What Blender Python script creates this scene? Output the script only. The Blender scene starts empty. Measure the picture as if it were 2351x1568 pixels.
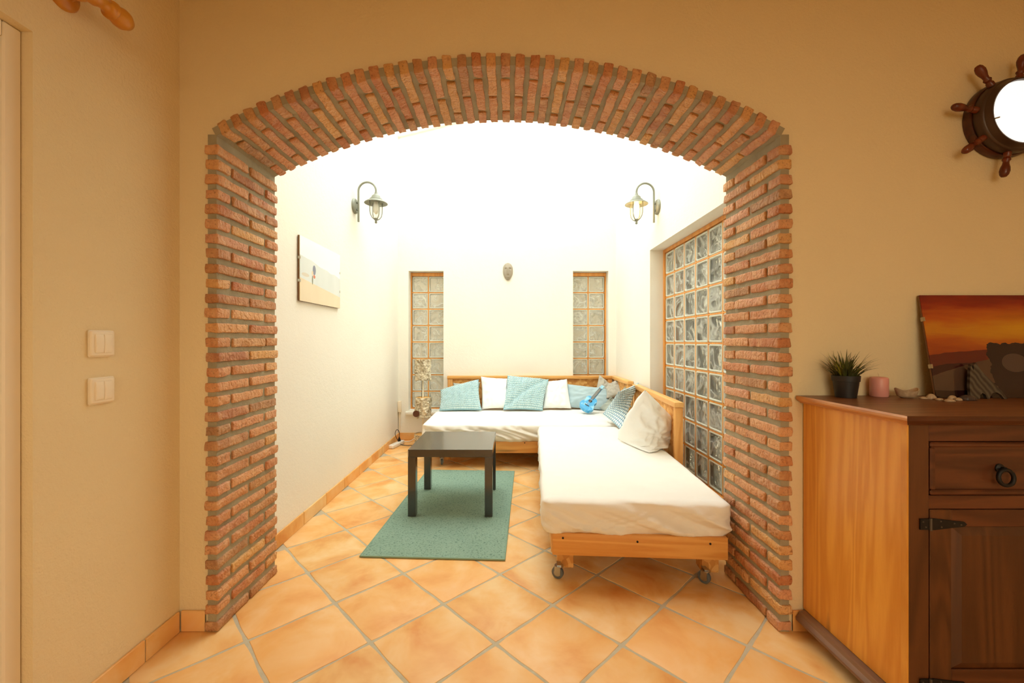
import bpy, bmesh, math, random
from mathutils import Vector, Matrix, noise
random.seed(7)
scene = bpy.context.scene
COL = scene.collection
PI = math.pi

# ------------------------------------------------------------------ camera
F = 966.0                      # focal length in pixels of the 2351-wide frame
VX, VY, CH = 1167.0, 784.0, 1.16
cam = bpy.data.cameras.new('camera')
cam_o = bpy.data.objects.new('camera', cam); COL.objects.link(cam_o)
cam.sensor_width = 36.0; cam.lens = F / 2351.0 * 36.0
cam.shift_x = (2351 / 2 - VX) / 2351.0
cam.shift_y = (VY - 1568 / 2) / 2351.0
cam.clip_start = 0.05
cam_o.location = (0, 0, CH); cam_o.rotation_euler = (PI / 2, 0, 0)
scene.camera = cam_o

# ------------------------------------------------------------------ world, sun, exposure
world = bpy.data.worlds.new('sky'); scene.world = world; world.use_nodes = True
bg = world.node_tree.nodes['Background']
bg.inputs['Color'].default_value = (0.93, 0.975, 1.0, 1); bg.inputs['Strength'].default_value = 4.3
sun = bpy.data.lights.new('sun', 'SUN'); sun.energy = 1.3; sun.angle = math.radians(0.6); sun.color = (1, .96, .88)
sun_o = bpy.data.objects.new('sun', sun); COL.objects.link(sun_o)
sun_o.rotation_euler = Vector((-0.03, 0.78, -0.625)).to_track_quat('-Z', 'Y').to_euler()
scene.view_settings.view_transform = 'Standard'; scene.view_settings.look = 'None'
scene.view_settings.gamma = 1.0; scene.view_settings.use_curve_mapping = False
scene.view_settings.exposure = 1.0
# daylight enters the alcove through its glazed roof: sampling portal in that opening
portal = bpy.data.lights.new('roof_portal', 'AREA'); portal.shape = 'RECTANGLE'
portal.size = 2.3; portal.size_y = 2.9; portal.cycles.is_portal = True
portal_o = bpy.data.objects.new('roof_portal', portal); COL.objects.link(portal_o)
portal_o.location = (-0.16, 3.55, 3.97); portal_o.rotation_euler = (0, -math.atan(0.25), 0)
portal2 = bpy.data.lights.new('added_window_portal', 'AREA'); portal2.shape = 'RECTANGLE'  # sampling portal for the rear window added behind the camera
portal2.size = 2.4; portal2.size_y = 1.3; portal2.cycles.is_portal = True
portal2_o = bpy.data.objects.new('added_window_portal', portal2); COL.objects.link(portal2_o)
portal2_o.location = (.5, -2.33, 1.55); portal2_o.rotation_euler = (PI / 2, 0, 0)
scene.cycles.max_bounces = 12; scene.cycles.diffuse_bounces = 6
scene.cycles.transmission_bounces = 8; scene.cycles.transparent_max_bounces = 12
scene.cycles.caustics_reflective = False; scene.cycles.caustics_refractive = False
scene.cycles.sample_clamp_indirect = 6.0

# ------------------------------------------------------------------ material helpers
def lin(c):
    return tuple(((v / 255.0) / 12.92 if v / 255.0 <= .04045 else ((v / 255.0 + .055) / 1.055) ** 2.4) for v in c) + (1.0,)

class NT:
    def __init__(s, name):
        s.m = bpy.data.materials.new(name); s.m.use_nodes = True
        s.t = s.m.node_tree; s.n = s.t.nodes; s.b = s.n['Principled BSDF']; s.out = s.n['Material Output']
    def node(s, typ, ins=None, **kw):
        nd = s.n.new(typ)
        for k, v in kw.items(): setattr(nd, k, v)
        if ins:
            for k, v in ins.items(): s.set(nd.inputs[k], v)
        return nd
    def set(s, sock, v):
        if isinstance(v, bpy.types.NodeSocket): s.t.links.new(v, sock)
        elif isinstance(v, bpy.types.Node): s.t.links.new(v.outputs[0], sock)
        else: sock.default_value = v
    def P(s, **kw):
        for k, v in kw.items(): s.set(s.b.inputs[k.replace('_', ' ')], v)
    def math(s, op, a, b=0.0, c=None, clamp=False):
        nd = s.n.new('ShaderNodeMath'); nd.operation = op; nd.use_clamp = clamp
        s.set(nd.inputs[0], a); s.set(nd.inputs[1], b)
        if c is not None: s.set(nd.inputs[2], c)
        return nd.outputs[0]
    def mix(s, f, a, b, blend='MIX'):
        nd = s.n.new('ShaderNodeMix'); nd.data_type = 'RGBA'; nd.blend_type = blend
        s.set(nd.inputs[0], f); s.set(nd.inputs[6], a); s.set(nd.inputs[7], b)
        return nd.outputs[2]
    def ramp(s, f, stops, interp='LINEAR'):
        nd = s.n.new('ShaderNodeValToRGB'); cr = nd.color_ramp; cr.interpolation = interp
        while len(cr.elements) < len(stops): cr.elements.new(.5)
        for e, (p, c) in zip(cr.elements, stops): e.position = p; e.color = c
        s.set(nd.inputs[0], f); return nd.outputs[0]
    def coords(s, scale=(1, 1, 1), loc=(0, 0, 0), rot=(0, 0, 0), kind='Object'):
        tc = s.n.new('ShaderNodeTexCoord'); mp = s.n.new('ShaderNodeMapping')
        s.t.links.new(tc.outputs[kind], mp.inputs[0])
        s.set(mp.inputs['Scale'], scale); s.set(mp.inputs['Location'], loc); s.set(mp.inputs['Rotation'], rot)
        return mp.outputs[0]
    def noise(s, vec, scale, detail=3, rough=.5, dist=0.0, out=0):
        nd = s.node('ShaderNodeTexNoise', {'Vector': vec, 'Scale': scale, 'Detail': detail, 'Roughness': rough, 'Distortion': dist})
        return nd.outputs[out]
    def bump(s, h, strength=.3, dist=.01):
        nd = s.node('ShaderNodeBump', {'Height': h, 'Strength': strength, 'Distance': dist})
        s.set(s.b.inputs['Normal'], nd.outputs[0]); return nd
    def rnd(s):
        return s.n.new('ShaderNodeObjectInfo').outputs['Random']

def plain(name, rgb, rough=.5, metal=0.0, **kw):
    m = NT(name); m.P(Base_Color=lin(rgb), Roughness=rough, Metallic=metal)
    for k, v in kw.items(): m.P(**{k: v})
    return m.m

def plaster(name, rgb, strength=.35):
    m = NT(name); v = m.coords(kind='Object')
    n1 = m.noise(v, 2.2, 3); n2 = m.noise(v, 95, 4, .6); n3 = m.noise(v, 28, 3)
    c = lin(rgb); d = tuple(x * .93 for x in c[:3]) + (1,)
    m.P(Base_Color=m.mix(n1, d, c), Roughness=.9)
    m.bump(m.math('ADD', n2, m.math('MULTIPLY', n3, .7)), strength, .006)
    return m.m

def wood(name, c1, c2, axis='Z', rings=9.0, rough=.45, knots=True, vary=.12):
    m = NT(name); sc = {'X': (.22, 2.2, 2.2), 'Y': (2.2, .22, 2.2), 'Z': (2.2, 2.2, .22)}[axis]
    oi = m.rnd(); off = m.node('ShaderNodeCombineXYZ', {'X': m.math('MULTIPLY', oi, 37.0), 'Y': m.math('MULTIPLY', oi, 11.0), 'Z': m.math('MULTIPLY', oi, 5.0)})
    v = m.coords(scale=sc, loc=(.13, .07, .03))
    va = m.node('ShaderNodeVectorMath', {0: v, 1: off.outputs[0]}, operation='ADD').outputs[0]
    n1 = m.noise(va, 2.3, 3, .55, .6)
    g = m.math('ADD', .5, m.math('MULTIPLY', m.math('SINE', m.math('MULTIPLY', n1, rings * 6.283)), .5))
    fine = m.noise(m.node('ShaderNodeVectorMath', {0: va, 1: (1, 1, 1)}, operation='MULTIPLY').outputs[0], 70, 3, .6)
    f = m.math('ADD', m.math('MULTIPLY', g, .62), m.math('MULTIPLY', fine, .45))
    col = m.mix(m.math('MULTIPLY', f, 1.0, clamp=True), lin(c1), lin(c2))
    if knots:
        kv = m.node('ShaderNodeTexVoronoi', {'Vector': va, 'Scale': 3.6})
        k = m.ramp(kv.outputs['Distance'], [(0.0, (1, 1, 1, 1)), (.055, (.8, .8, .8, 1)), (.13, (0, 0, 0, 1))])
        sel = m.math('GREATER_THAN', m.node('ShaderNodeSeparateColor', {0: kv.outputs['Color']}).outputs[0], .45)
        dk = tuple(x * .28 for x in lin(c2)[:3]) + (1,)
        col = m.mix(m.math('MULTIPLY', k, sel), col, dk)
    hs = m.node('ShaderNodeHueSaturation', {'Color': col, 'Value': m.math('ADD', 1 - vary / 2, m.math('MULTIPLY', oi, vary))})
    m.P(Base_Color=hs.outputs[0], Roughness=rough); m.bump(f, .12, .003)
    return m.m

# ------------------------------------------------------------------ mesh helpers
def box(bm, x0, x1, y0, y1, z0, z1, bev=0.0, seg=1):
    vs = [bm.verts.new((x, y, z)) for x in (x0, x1) for y in (y0, y1) for z in (z0, z1)]
    fs = [bm.faces.new([vs[i] for i in q]) for q in ((0, 1, 3, 2), (4, 6, 7, 5), (0, 4, 5, 1), (2, 3, 7, 6), (0, 2, 6, 4), (1, 5, 7, 3))]
    if bev > 0:
        es = list({e for f in fs for e in f.edges})
        r = bmesh.ops.bevel(bm, geom=es, offset=bev, segments=seg, affect='EDGES', profile=.5)
        return r['verts']
    return vs

def tube(bm, pts, r, seg=8, caps=True, taper=None):
    pts = [Vector(p) for p in pts]; rings = []
    up = Vector((0, 0, 1))
    prev = None
    for i, p in enumerate(pts):
        d = (pts[min(i + 1, len(pts) - 1)] - pts[max(i - 1, 0)]).normalized()
        if prev is None:
            a = d.cross(up if abs(d.z) < .9 else Vector((1, 0, 0))).normalized()
        else:
            a = (prev - d * prev.dot(d)).normalized()
        prev = a; b = d.cross(a)
        rr = r if taper is None else taper[i]
        rings.append([bm.verts.new(p + (a * math.cos(2 * PI * k / seg) + b * math.sin(2 * PI * k / seg)) * rr) for k in range(seg)])
    for i in range(len(rings) - 1):
        for k in range(seg):
            bm.faces.new((rings[i][k], rings[i][(k + 1) % seg], rings[i + 1][(k + 1) % seg], rings[i + 1][k]))
    if caps:
        bm.faces.new(rings[0][::-1]); bm.faces.new(rings[-1])

def lathe(bm, prof, seg=24, mtx=None, cap=True):
    mtx = mtx or Matrix.Identity(4); rings = []
    for r, z in prof:
        if r < 1e-5: rings.append([bm.verts.new(mtx @ Vector((0, 0, z)))])
        else: rings.append([bm.verts.new(mtx @ Vector((r * math.cos(2 * PI * k / seg), r * math.sin(2 * PI * k / seg), z))) for k in range(seg)])
    for a, b in zip(rings, rings[1:]):
        for k in range(seg):
            k2 = (k + 1) % seg
            if len(a) == 1 and len(b) == 1: continue
            if len(a) == 1: bm.faces.new((a[0], b[k2], b[k]))
            elif len(b) == 1: bm.faces.new((a[k], a[k2], b[0]))
            else: bm.faces.new((a[k], a[k2], b[k2], b[k]))
    if cap:
        if len(rings[0]) > 1: bm.faces.new(rings[0][::-1])
        if len(rings[-1]) > 1: bm.faces.new(rings[-1])

def rbox(size, segs, r, fn=None):
    """rounded, gridded box centred at the origin; fn(p, n) may move points"""
    bm = bmesh.new(); H = [s / 2 for s in size]; ax = []
    for h, n in zip(H, segs):
        rr = min(r, h * .98)
        c = [-h, -h + rr * .3, -h + rr] + [-h + rr + (2 * h - 2 * rr) * i / n for i in range(1, n)] + [h - rr, h - rr * .3, h]
        ax.append(c)
    cache = {}
    def V(p):
        k = tuple(round(x, 6) for x in p)
        if k not in cache:
            rr = [min(r, h * .98) for h in H]
            inner = Vector([max(-h + q, min(h - q, x)) for x, h, q in zip(p, H, rr)])
            d = Vector(p) - inner
            if d.length > 1e-9:
                n = d.normalized(); q = inner + Vector([n[i] * rr[i] for i in range(3)])
            else: n = Vector((0, 0, 1)); q = Vector(p)
            if fn: q = fn(q, n)
            cache[k] = bm.verts.new(q)
        return cache[k]
    for a in range(3):
        b, c = (a + 1) % 3, (a + 2) % 3
        for side in (0, 1):
            for i in range(len(ax[b]) - 1):
                for j in range(len(ax[c]) - 1):
                    q = []
                    for (bi, cj) in ((i, j), (i + 1, j), (i + 1, j + 1), (i, j + 1)):
                        p = [0, 0, 0]; p[a] = ax[a][-1 if side else 0]; p[b] = ax[b][bi]; p[c] = ax[c][cj]; q.append(V(p))
                    if not side: q.reverse()
                    try: bm.faces.new(q)
                    except ValueError: pass
    return bm

def mesh_of(name, bm, mat=None, smooth=False, angle=None):
    bmesh.ops.recalc_face_normals(bm, faces=bm.faces[:])
    me = bpy.data.meshes.new(name); bm.to_mesh(me); bm.free()
    if mat:
        for mm in (mat if isinstance(mat, (list, tuple)) else [mat]): me.materials.append(mm)
    if smooth:
        me.polygons.foreach_set('use_smooth', [True] * len(me.polygons))
        if angle: me.set_sharp_from_angle(angle=math.radians(angle))
    return me

def put(name, me, parent=None, loc=(0, 0, 0), rot=(0, 0, 0)):
    o = bpy.data.objects.new(name, me); COL.objects.link(o)
    o.location = loc; o.rotation_euler = rot
    if parent: o.parent = parent
    return o

def part(name, bm, mat, parent, smooth=False, angle=None, world=False, label=None):
    if world:   # vertices were given in room coordinates: bring them into the thing's own frame
        m = Matrix.LocRotScale(parent.location, parent.rotation_euler, None).inverted()
        bmesh.ops.transform(bm, matrix=m, verts=bm.verts[:])
    o = put(name, mesh_of(name, bm, mat, smooth, angle), parent)
    if label: o['label'] = label
    return o

def tag(o, label, cat, group=None):
    o['label'] = label; o['category'] = cat
    if group: o['group'] = group
    return o

def thing(name, label, cat, loc=(0, 0, 0), rz=0.0, group=None):
    o = bpy.data.objects.new(name, None); COL.objects.link(o); o.empty_display_size = .05
    o.location = loc; o.rotation_euler = (0, 0, rz)
    return tag(o, label, cat, group)

def solo(name, bm, mat, label, cat, group=None, smooth=False, angle=None):
    lo = [min(v.co[i] for v in bm.verts) for i in range(3)]; hi = [max(v.co[i] for v in bm.verts) for i in range(3)]
    base = Vector(((lo[0] + hi[0]) / 2, (lo[1] + hi[1]) / 2, lo[2]))
    bmesh.ops.translate(bm, vec=-base, verts=bm.verts[:])
    return tag(put(name, mesh_of(name, bm, mat, smooth, angle), None, base), label, cat, group)

def struct(name, bm, mat, smooth=False, angle=None):
    o = put(name, mesh_of(name, bm, mat, smooth, angle)); o['kind'] = 'structure'; return o

def at(px, py, Y):
    """room point seen at pixel (px, py) at depth Y"""
    return Vector(((px - VX) * Y / F, Y, CH - (py - VY) * Y / F))

def wall_grid(bm, us, vs, holes, d0, d1, to):
    """slab with rectangular holes; us/vs cut lines, to(u, v, d) -> room point"""
    us = sorted(set(us)); vs = sorted(set(vs)); cache = {}
    def V(u, v, d):
        k = (round(u, 5), round(v, 5), round(d, 5))
        if k not in cache: cache[k] = bm.verts.new(to(u, v, d))
        return cache[k]
    def solid(i, j):
        if i < 0 or j < 0 or i >= len(us) - 1 or j >= len(vs) - 1: return False
        cu, cv = (us[i] + us[i + 1]) / 2, (vs[j] + vs[j + 1]) / 2
        return not any(h[0] < cu < h[1] and h[2] < cv < h[3] for h in holes)
    for i in range(len(us) - 1):
        for j in range(len(vs) - 1):
            if not solid(i, j): continue
            u0, u1, v0, v1 = us[i], us[i + 1], vs[j], vs[j + 1]
            bm.faces.new([V(u0, v0, d0), V(u1, v0, d0), V(u1, v1, d0), V(u0, v1, d0)])
            bm.faces.new([V(u0, v0, d1), V(u0, v1, d1), V(u1, v1, d1), V(u1, v0, d1)])
            for (di, dj, a, b) in ((-1, 0, (u0, v0), (u0, v1)), (1, 0, (u1, v0), (u1, v1)), (0, -1, (u0, v0), (u1, v0)), (0, 1, (u0, v1), (u1, v1))):
                if not solid(i + di, j + dj):
                    bm.faces.new([V(a[0], a[1], d0), V(b[0], b[1], d0), V(b[0], b[1], d1), V(a[0], a[1], d1)])

# ------------------------------------------------------------------ materials
M_near = plaster('cream_plaster', (234, 215, 174), .45)
M_alc = plaster('white_plaster', (244, 240, 228), .25)
M_ceil = plaster('ceiling_plaster', (225, 205, 170), .2)

def tile_mat():
    m = NT('terracotta_tile'); r = m.rnd()
    off = m.node('ShaderNodeCombineXYZ', {'X': m.math('MULTIPLY', r, 40.0), 'Y': m.math('MULTIPLY', r, 17.0)})
    v = m.node('ShaderNodeVectorMath', {0: m.coords(), 1: off.outputs[0]}, operation='ADD').outputs[0]
    n1 = m.noise(v, 4.5, 4, .55, .4); n2 = m.noise(v, 60, 3, .6)
    c = m.ramp(n1, [(.30, lin((222, 150, 74))), (.48, lin((238, 188, 116))), (.66, lin((243, 210, 154)))])
    c2 = m.mix(m.math('MULTIPLY', r, .45), c, lin((228, 160, 84)))
    hs = m.node('ShaderNodeHueSaturation', {'Color': c2, 'Value': m.math('ADD', .94, m.math('MULTIPLY', r, .1))})
    m.P(Base_Color=hs.outputs[0], Roughness=m.math('ADD', .38, m.math('MULTIPLY', n2, .2)))
    m.bump(m.math('ADD', n1, m.math('MULTIPLY', n2, .12)), .12, .004)
    return m.m
M_tile = tile_mat()
M_skirt = tile_mat(); M_skirt.name = 'terracotta_skirting'
def grout_mat():
    m = NT('grout'); n = m.noise(m.coords(), 30, 4, .6)
    m.P(Base_Color=m.mix(n, lin((172, 162, 136)), lin((204, 194, 168))), Roughness=.95); m.bump(n, .4, .004); return m.m
M_grout = grout_mat()
def mortar_mat():
    m = NT('mortar'); v = m.coords(); n = m.noise(v, 55, 5, .65); n2 = m.noise(v, 8, 2)
    m.P(Base_Color=m.mix(n2, lin((140, 130, 106)), lin((180, 170, 142))), Roughness=.95)
    m.bump(n, .8, .006); return m.m
M_mortar = mortar_mat()
def brick_mat():
    m = NT('rustic_brick'); r = m.rnd()
    off = m.node('ShaderNodeCombineXYZ', {'X': m.math('MULTIPLY', r, 53.0), 'Y': m.math('MULTIPLY', r, 29.0), 'Z': m.math('MULTIPLY', r, 13.0)})
    v = m.node('ShaderNodeVectorMath', {0: m.coords(), 1: off.outputs[0]}, operation='ADD').outputs[0]
    base = m.ramp(r, [(0, lin((198, 130, 78))), (.12, lin((222, 162, 112))), (.25, lin((190, 118, 72))), (.37, lin((214, 150, 104))), (.5, lin((222, 170, 102))), (.6, lin((176, 114, 76))), (.7, lin((218, 158, 120))), (.8, lin((204, 140, 84))), (.9, lin((168, 128, 92))), (1, lin((212, 146, 96)))])
    n1 = m.noise(v, 14, 3, .6); n2 = m.noise(v, 120, 3, .65); n3 = m.noise(v, 42, 4, .6)
    c = m.mix(m.math('MULTIPLY', m.ramp(n1, [(.42, (0, 0, 0, 1)), (.68, (1, 1, 1, 1))]), .6), base, lin((226, 178, 130)))
    c = m.mix(m.math('MULTIPLY', m.ramp(n3, [(.30, (1, 1, 1, 1)), (.46, (0, 0, 0, 1))]), .35), c, lin((160, 96, 60)))
    pits = m.ramp(n2, [(.32, (1, 1, 1, 1)), (.41, (0, 0, 0, 1))])
    c = m.mix(m.math('MULTIPLY', pits, .55), c, lin((110, 66, 42)))
    m.P(Base_Color=c, Roughness=.6)
    wv = m.node('ShaderNodeTexWave', {'Vector': v, 'Scale': 9.0, 'Distortion': 9.0, 'Detail': 2.0, 'Detail Scale': 3.0}, bands_direction='Y')
    h = m.math('ADD', m.math('ADD', m.math('MULTIPLY', n3, 1.3), m.math('MULTIPLY', n2, .9)), m.math('MULTIPLY', wv.outputs['Fac'], .5))
    m.bump(h, .75, .008); return m.m
M_brick = brick_mat()
M_pine = wood('pine_board', (236, 180, 102), (214, 146, 70), 'X', 6)
M_pine_y = wood('pine_rail', (242, 194, 122), (220, 158, 86), 'Y', 6)
M_pine_z = wood('pine_post', (238, 184, 108), (214, 146, 74), 'Z', 6)
M_winwood = wood('varnished_window_wood', (232, 164, 78), (210, 134, 54), 'Z', 7, .35, False)
M_cab_side = wood('honey_pine', (230, 166, 70), (206, 134, 46), 'Z', 10, .42)
M_cab = wood('stained_pine_upright', (98, 56, 26), (68, 36, 14), 'Z', 9, .4)
M_cab_x = wood('stained_pine_cross', (104, 56, 28), (70, 34, 14), 'X', 9, .4)
M_cab_top = wood('worn_pine_top', (146, 96, 58), (112, 68, 38), 'X', 9, .38)
M_cab_edge = wood('pine_edge', (216, 156, 92), (186, 120, 64), 'Y', 9, .42, False)
def osb_mat():
    m = NT('strand_board')
    v = m.coords(scale=(1, 1, 1.0)); w = m.noise(v, 6, 2, .5, 0, 1)
    vv = m.node('ShaderNodeVectorMath', {0: v, 1: m.node('ShaderNodeVectorMath', {0: w, 1: (.06, .06, .06)}, operation='MULTIPLY').outputs[0]}, operation='ADD').outputs[0]
    vo = m.node('ShaderNodeTexVoronoi', {'Vector': vv, 'Scale': 34.0}); se = m.node('ShaderNodeSeparateColor', {0: vo.outputs['Color']})
    c = m.ramp(se.outputs[0], [(0, lin((200, 134, 62))), (.35, lin((218, 154, 78))), (.7, lin((230, 170, 94))), (1, lin((240, 190, 116)))])
    m.P(Base_Color=c, Roughness=.7); m.bump(se.outputs[1], .4, .003); return m.m
M_osb = osb_mat()
M_black = NT('black_brown_laminate')
_n = M_black.noise(M_black.coords(), 300, 2); M_black.P(Base_Color=lin((46, 41, 38)), Roughness=.2, Specular_IOR_Level=.9, Coat_Weight=.5, Coat_Roughness=.12); M_black.bump(_n, .05, .001); M_black = M_black.m
def cloth_mat(name, c, weave=700, amt=.15, fold=0.0):
    m = NT(name); v = m.coords(); n = m.noise(v, weave, 2); n2 = m.noise(v, 9, 4, .6, .6)
    cc = lin(c)
    m.P(Base_Color=m.mix(n2, tuple(x * .94 for x in cc[:3]) + (1,), cc), Roughness=.92)
    m.bump(m.math('ADD', m.math('MULTIPLY', n, .15), m.math('MULTIPLY', n2, fold)), amt + fold * .4, .008); return m.m
M_sheet = cloth_mat('white_cotton_sheet', (244, 241, 233), 500, .1, .5)
M_white_pillow = cloth_mat('white_linen', (247, 248, 245), 400, .1, .9)
M_blue_pillow = cloth_mat('pale_blue_cotton', (176, 198, 204), 400, .1, .7)
M_grey_pillow = cloth_mat('sage_grey_cotton', (172, 178, 168), 400, .1, .8)
M_beige_pillow = cloth_mat('warm_grey_cotton', (186, 180, 166), 400, .1, .8)
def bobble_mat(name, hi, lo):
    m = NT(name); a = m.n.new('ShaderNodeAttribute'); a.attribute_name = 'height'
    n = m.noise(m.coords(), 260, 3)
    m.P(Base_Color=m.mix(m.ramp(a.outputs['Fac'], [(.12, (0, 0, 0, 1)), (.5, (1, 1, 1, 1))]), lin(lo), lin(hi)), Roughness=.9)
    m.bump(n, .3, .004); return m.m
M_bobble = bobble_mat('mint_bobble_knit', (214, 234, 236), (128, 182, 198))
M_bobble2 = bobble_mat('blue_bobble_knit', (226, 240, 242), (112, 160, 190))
def rug_mat():
    m = NT('green_rug_pile'); v = m.coords(); n = m.noise(v, 85, 4, .75); n2 = m.noise(v, 6, 3); n3 = m.noise(v, 320, 2)
    c = m.mix(n2, lin((142, 174, 154)), lin((162, 192, 172)))
    dk = m.ramp(n, [(.34, (1, 1, 1, 1)), (.48, (0, 0, 0, 1))])
    m.P(Base_Color=m.mix(m.math('MULTIPLY', dk, .8), c, lin((76, 112, 100))), Roughness=1.0)
    m.bump(m.math('ADD', n, m.math('MULTIPLY', n3, .5)), .9, .01); return m.m
M_rug = rug_mat()
M_rug_edge = plain('rug_binding', (132, 160, 138), .95)
M_iron = plain('grey_green_lantern_metal', (140, 142, 128), .5, .2)
M_black_iron = plain('black_iron', (26, 24, 23), .5, .4)
M_chrome = plain('zinc_metal', (180, 180, 176), .3, 1.0)
M_rubber = plain('dark_rubber', (40, 42, 42), .7)
M_tyre = plain('grey_tyre', (98, 104, 106), .6)
M_plastic = plain('ivory_plastic', (240, 226, 200), .35)
M_whiteplastic = plain('white_plastic', (238, 236, 228), .35)
M_door = plain('cream_door_paint', (238, 226, 204), .45)
def glass_mat():
    m = NT('wavy_glass_block'); v = m.coords(); r = m.rnd()
    off = m.node('ShaderNodeCombineXYZ', {'X': m.math('MULTIPLY', r, 31.0), 'Y': m.math('MULTIPLY', r, 17.0), 'Z': m.math('MULTIPLY', r, 23.0)})
    vv = m.node('ShaderNodeVectorMath', {0: v, 1: off.outputs[0]}, operation='ADD').outputs[0]
    n = m.noise(vv, 7.5, 1, .4, 1.5); n2 = m.noise(vv, 18, 1, .5, 1.0)
    bp = m.node('ShaderNodeBump', {'Height': m.math('ADD', n, m.math('MULTIPLY', n2, .4)), 'Strength': .9, 'Distance': .03})
    tr = m.node('ShaderNodeBsdfTransparent', {'Color': (.96, .97, .93, 1)})
    df = m.node('ShaderNodeBsdfDiffuse', {'Color': (.74, .75, .68, 1), 'Normal': bp.outputs[0]})
    gl = m.node('ShaderNodeBsdfGlossy', {'Roughness': .09, 'Normal': bp.outputs[0]})
    f = m.ramp(n, [(.34, (.12, .12, .12, 1)), (.50, (.30, .30, .30, 1)), (.60, (.62, .62, .62, 1)), (.66, (.25, .25, .25, 1))])
    a = m.node('ShaderNodeMixShader', {0: f, 1: tr.outputs[0], 2: df.outputs[0]})
    fr = m.node('ShaderNodeFresnel', {'IOR': 1.35, 'Normal': bp.outputs[0]})
    b = m.node('ShaderNodeMixShader', {0: m.math('MULTIPLY', fr.outputs[0], .9), 1: a.outputs[0], 2: gl.outputs[0]})
    m.set(m.out.inputs['Surface'], b.outputs[0]); return m.m
M_glass = glass_mat()
M_glass_rim = plain('pale_glass_rim', (206, 208, 194), .3)
def clear_mat(name, tint, gloss=.08, rough=.02):
    m = NT(name); t = m.node('ShaderNodeBsdfTransparent', {'Color': tint}); g = m.node('ShaderNodeBsdfGlossy', {'Roughness': rough})
    mx = m.node('ShaderNodeMixShader', {0: gloss, 1: t.outputs[0], 2: g.outputs[0]}); m.set(m.out.inputs['Surface'], mx.outputs[0]); return m.m
M_roofglass = clear_mat('roof_glazing', (.97, .98, .97, 1), .05)
M_lampglass = clear_mat('ribbed_lantern_glass', (.96, .95, .9, 1), .12, .1)
def emit(name, rgb, s):
    m = NT(name); m.P(Base_Color=(.9, .9, .9, 1), Emission_Color=rgb + (1,), Emission_Strength=s); return m.m

# ------------------------------------------------------------------ room shell
Y1, Y2 = 1.69, 2.10            # arch wall, near and far face
YB = 4.975                     # alcove back wall
XL, XLA, XR = -1.32, -1.30, 1.273
XN, YN, HC = 2.7, -2.2, 2.65   # near room extents
JL, JR = -1.155, 1.076         # brick jamb faces
AX = (JL + JR) / 2; HS = (JR - JL) / 2
SPR, APX = 1.976, 2.254        # arch springing and crown of the brick soffit
AR = (HS * HS + (APX - SPR) ** 2) / (2 * (APX - SPR)); AZ = APX - AR
AT = math.asin(HS / AR)
TOP = 4.6

# floor: grout bed with one object for each tile, laid diagonally
bm = bmesh.new()
box(bm, XL - .25, XN + .25, YN - .25, YB + .25, -.12, -.0025)
floor = struct('floor', bm, M_grout)
PITCH = .3415; th = math.radians(-45.8)
e1 = Vector((math.cos(th), math.sin(th), 0)); e2 = Vector((-e1.y, e1.x, 0)); O = Vector((-.287, 1.861, 0))
def tile_mesh(seed):
    rng = random.Random(seed); h = (PITCH - .0095) / 2; bm = bmesh.new(); outl = []
    cs = [(-h, -h), (h, -h), (h, h), (-h, h)]
    for k in range(4):
        a, b = Vector(cs[k]), Vector(cs[(k + 1) % 4]); d = (b - a); nrm = Vector((d.y, -d.x)).normalized()
        ph = rng.random() * 6
        for i in range(8):
            t = i / 8; w = .0016 * math.sin(ph + t * 9) + rng.uniform(-.0006, .0006)
            p = a + d * t + nrm * w
            if i == 0: p = a * .985
            outl.append(p)
    def ring(s, z): return [bm.verts.new((p.x * s, p.y * s, z)) for p in outl]
    r = [ring(.965, 0), ring(.99, -.0012), ring(1.0, -.004), ring(1.0, -.010)]
    bm.faces.new(r[0])
    for a, b in zip(r, r[1:]):
        for i in range(len(outl)):
            j = (i + 1) % len(outl); bm.faces.new((a[j], a[i], b[i], b[j]))
    return mesh_of('tile', bm, M_tile, True, 40)
tiles = [tile_mesh(s) for s in range(6)]
rng = random.Random(3)
for i in range(-22, 16):
    for j in range(-22, 22):
        c = O + e1 * ((i + .5) * PITCH) + e2 * ((j + .5) * PITCH)
        ok = (XL - .12 < c.x < XN + .1 and -.9 < c.y < Y1) or (XL - .12 < c.x < XR + .12 and Y1 <= c.y < YB + .12)
        if ok:
            put('tile', tiles[rng.randrange(6)], floor, (c.x, c.y, rng.uniform(-.0005, .0004)), (0, 0, th + rng.randrange(4) * PI / 2))

# arch wall (near room side cream, alcove side white)
bm = bmesh.new()
OFF = .02
def arch_pt(a, R): return (AX + R * math.sin(a), AZ + R * math.cos(a))
NS = 48
pts = [arch_pt(-AT + 2 * AT * k / NS, AR + OFF) for k in range(NS + 1)]
xl, xr = JL - OFF, JR + OFF
def quad(*p): bm.faces.new([bm.verts.new(q) for q in p])
x_out0, x_out1 = XL - .25, XN + .25
path = [(xl, 0.0), (xl, pts[0][1])] + pts[1:-1] + [(xr, pts[-1][1]), (xr, 0.0)]
for Y in (Y1, Y2):
    quad((x_out0, Y, 0), (xl, Y, 0), (xl, Y, TOP), (x_out0, Y, TOP))
    quad((xr, Y, 0), (x_out1, Y, 0), (x_out1, Y, TOP), (xr, Y, TOP))
    for a, b in zip(path[1:-1], path[2:-1]):
        quad((a[0], Y, a[1]), (b[0], Y, b[1]), (b[0], Y, TOP), (a[0], Y, TOP))
for a, b in zip(path, path[1:]):
    quad((a[0], Y1, a[1]), (a[0], Y2, a[1]), (b[0], Y2, b[1]), (b[0], Y1, b[1]))
quad((x_out0, Y1, TOP), (x_out1, Y1, TOP), (x_out1, Y2, TOP), (x_out0, Y2, TOP))
bmesh.ops.remove_doubles(bm, verts=bm.verts[:], dist=1e-5)
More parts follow.
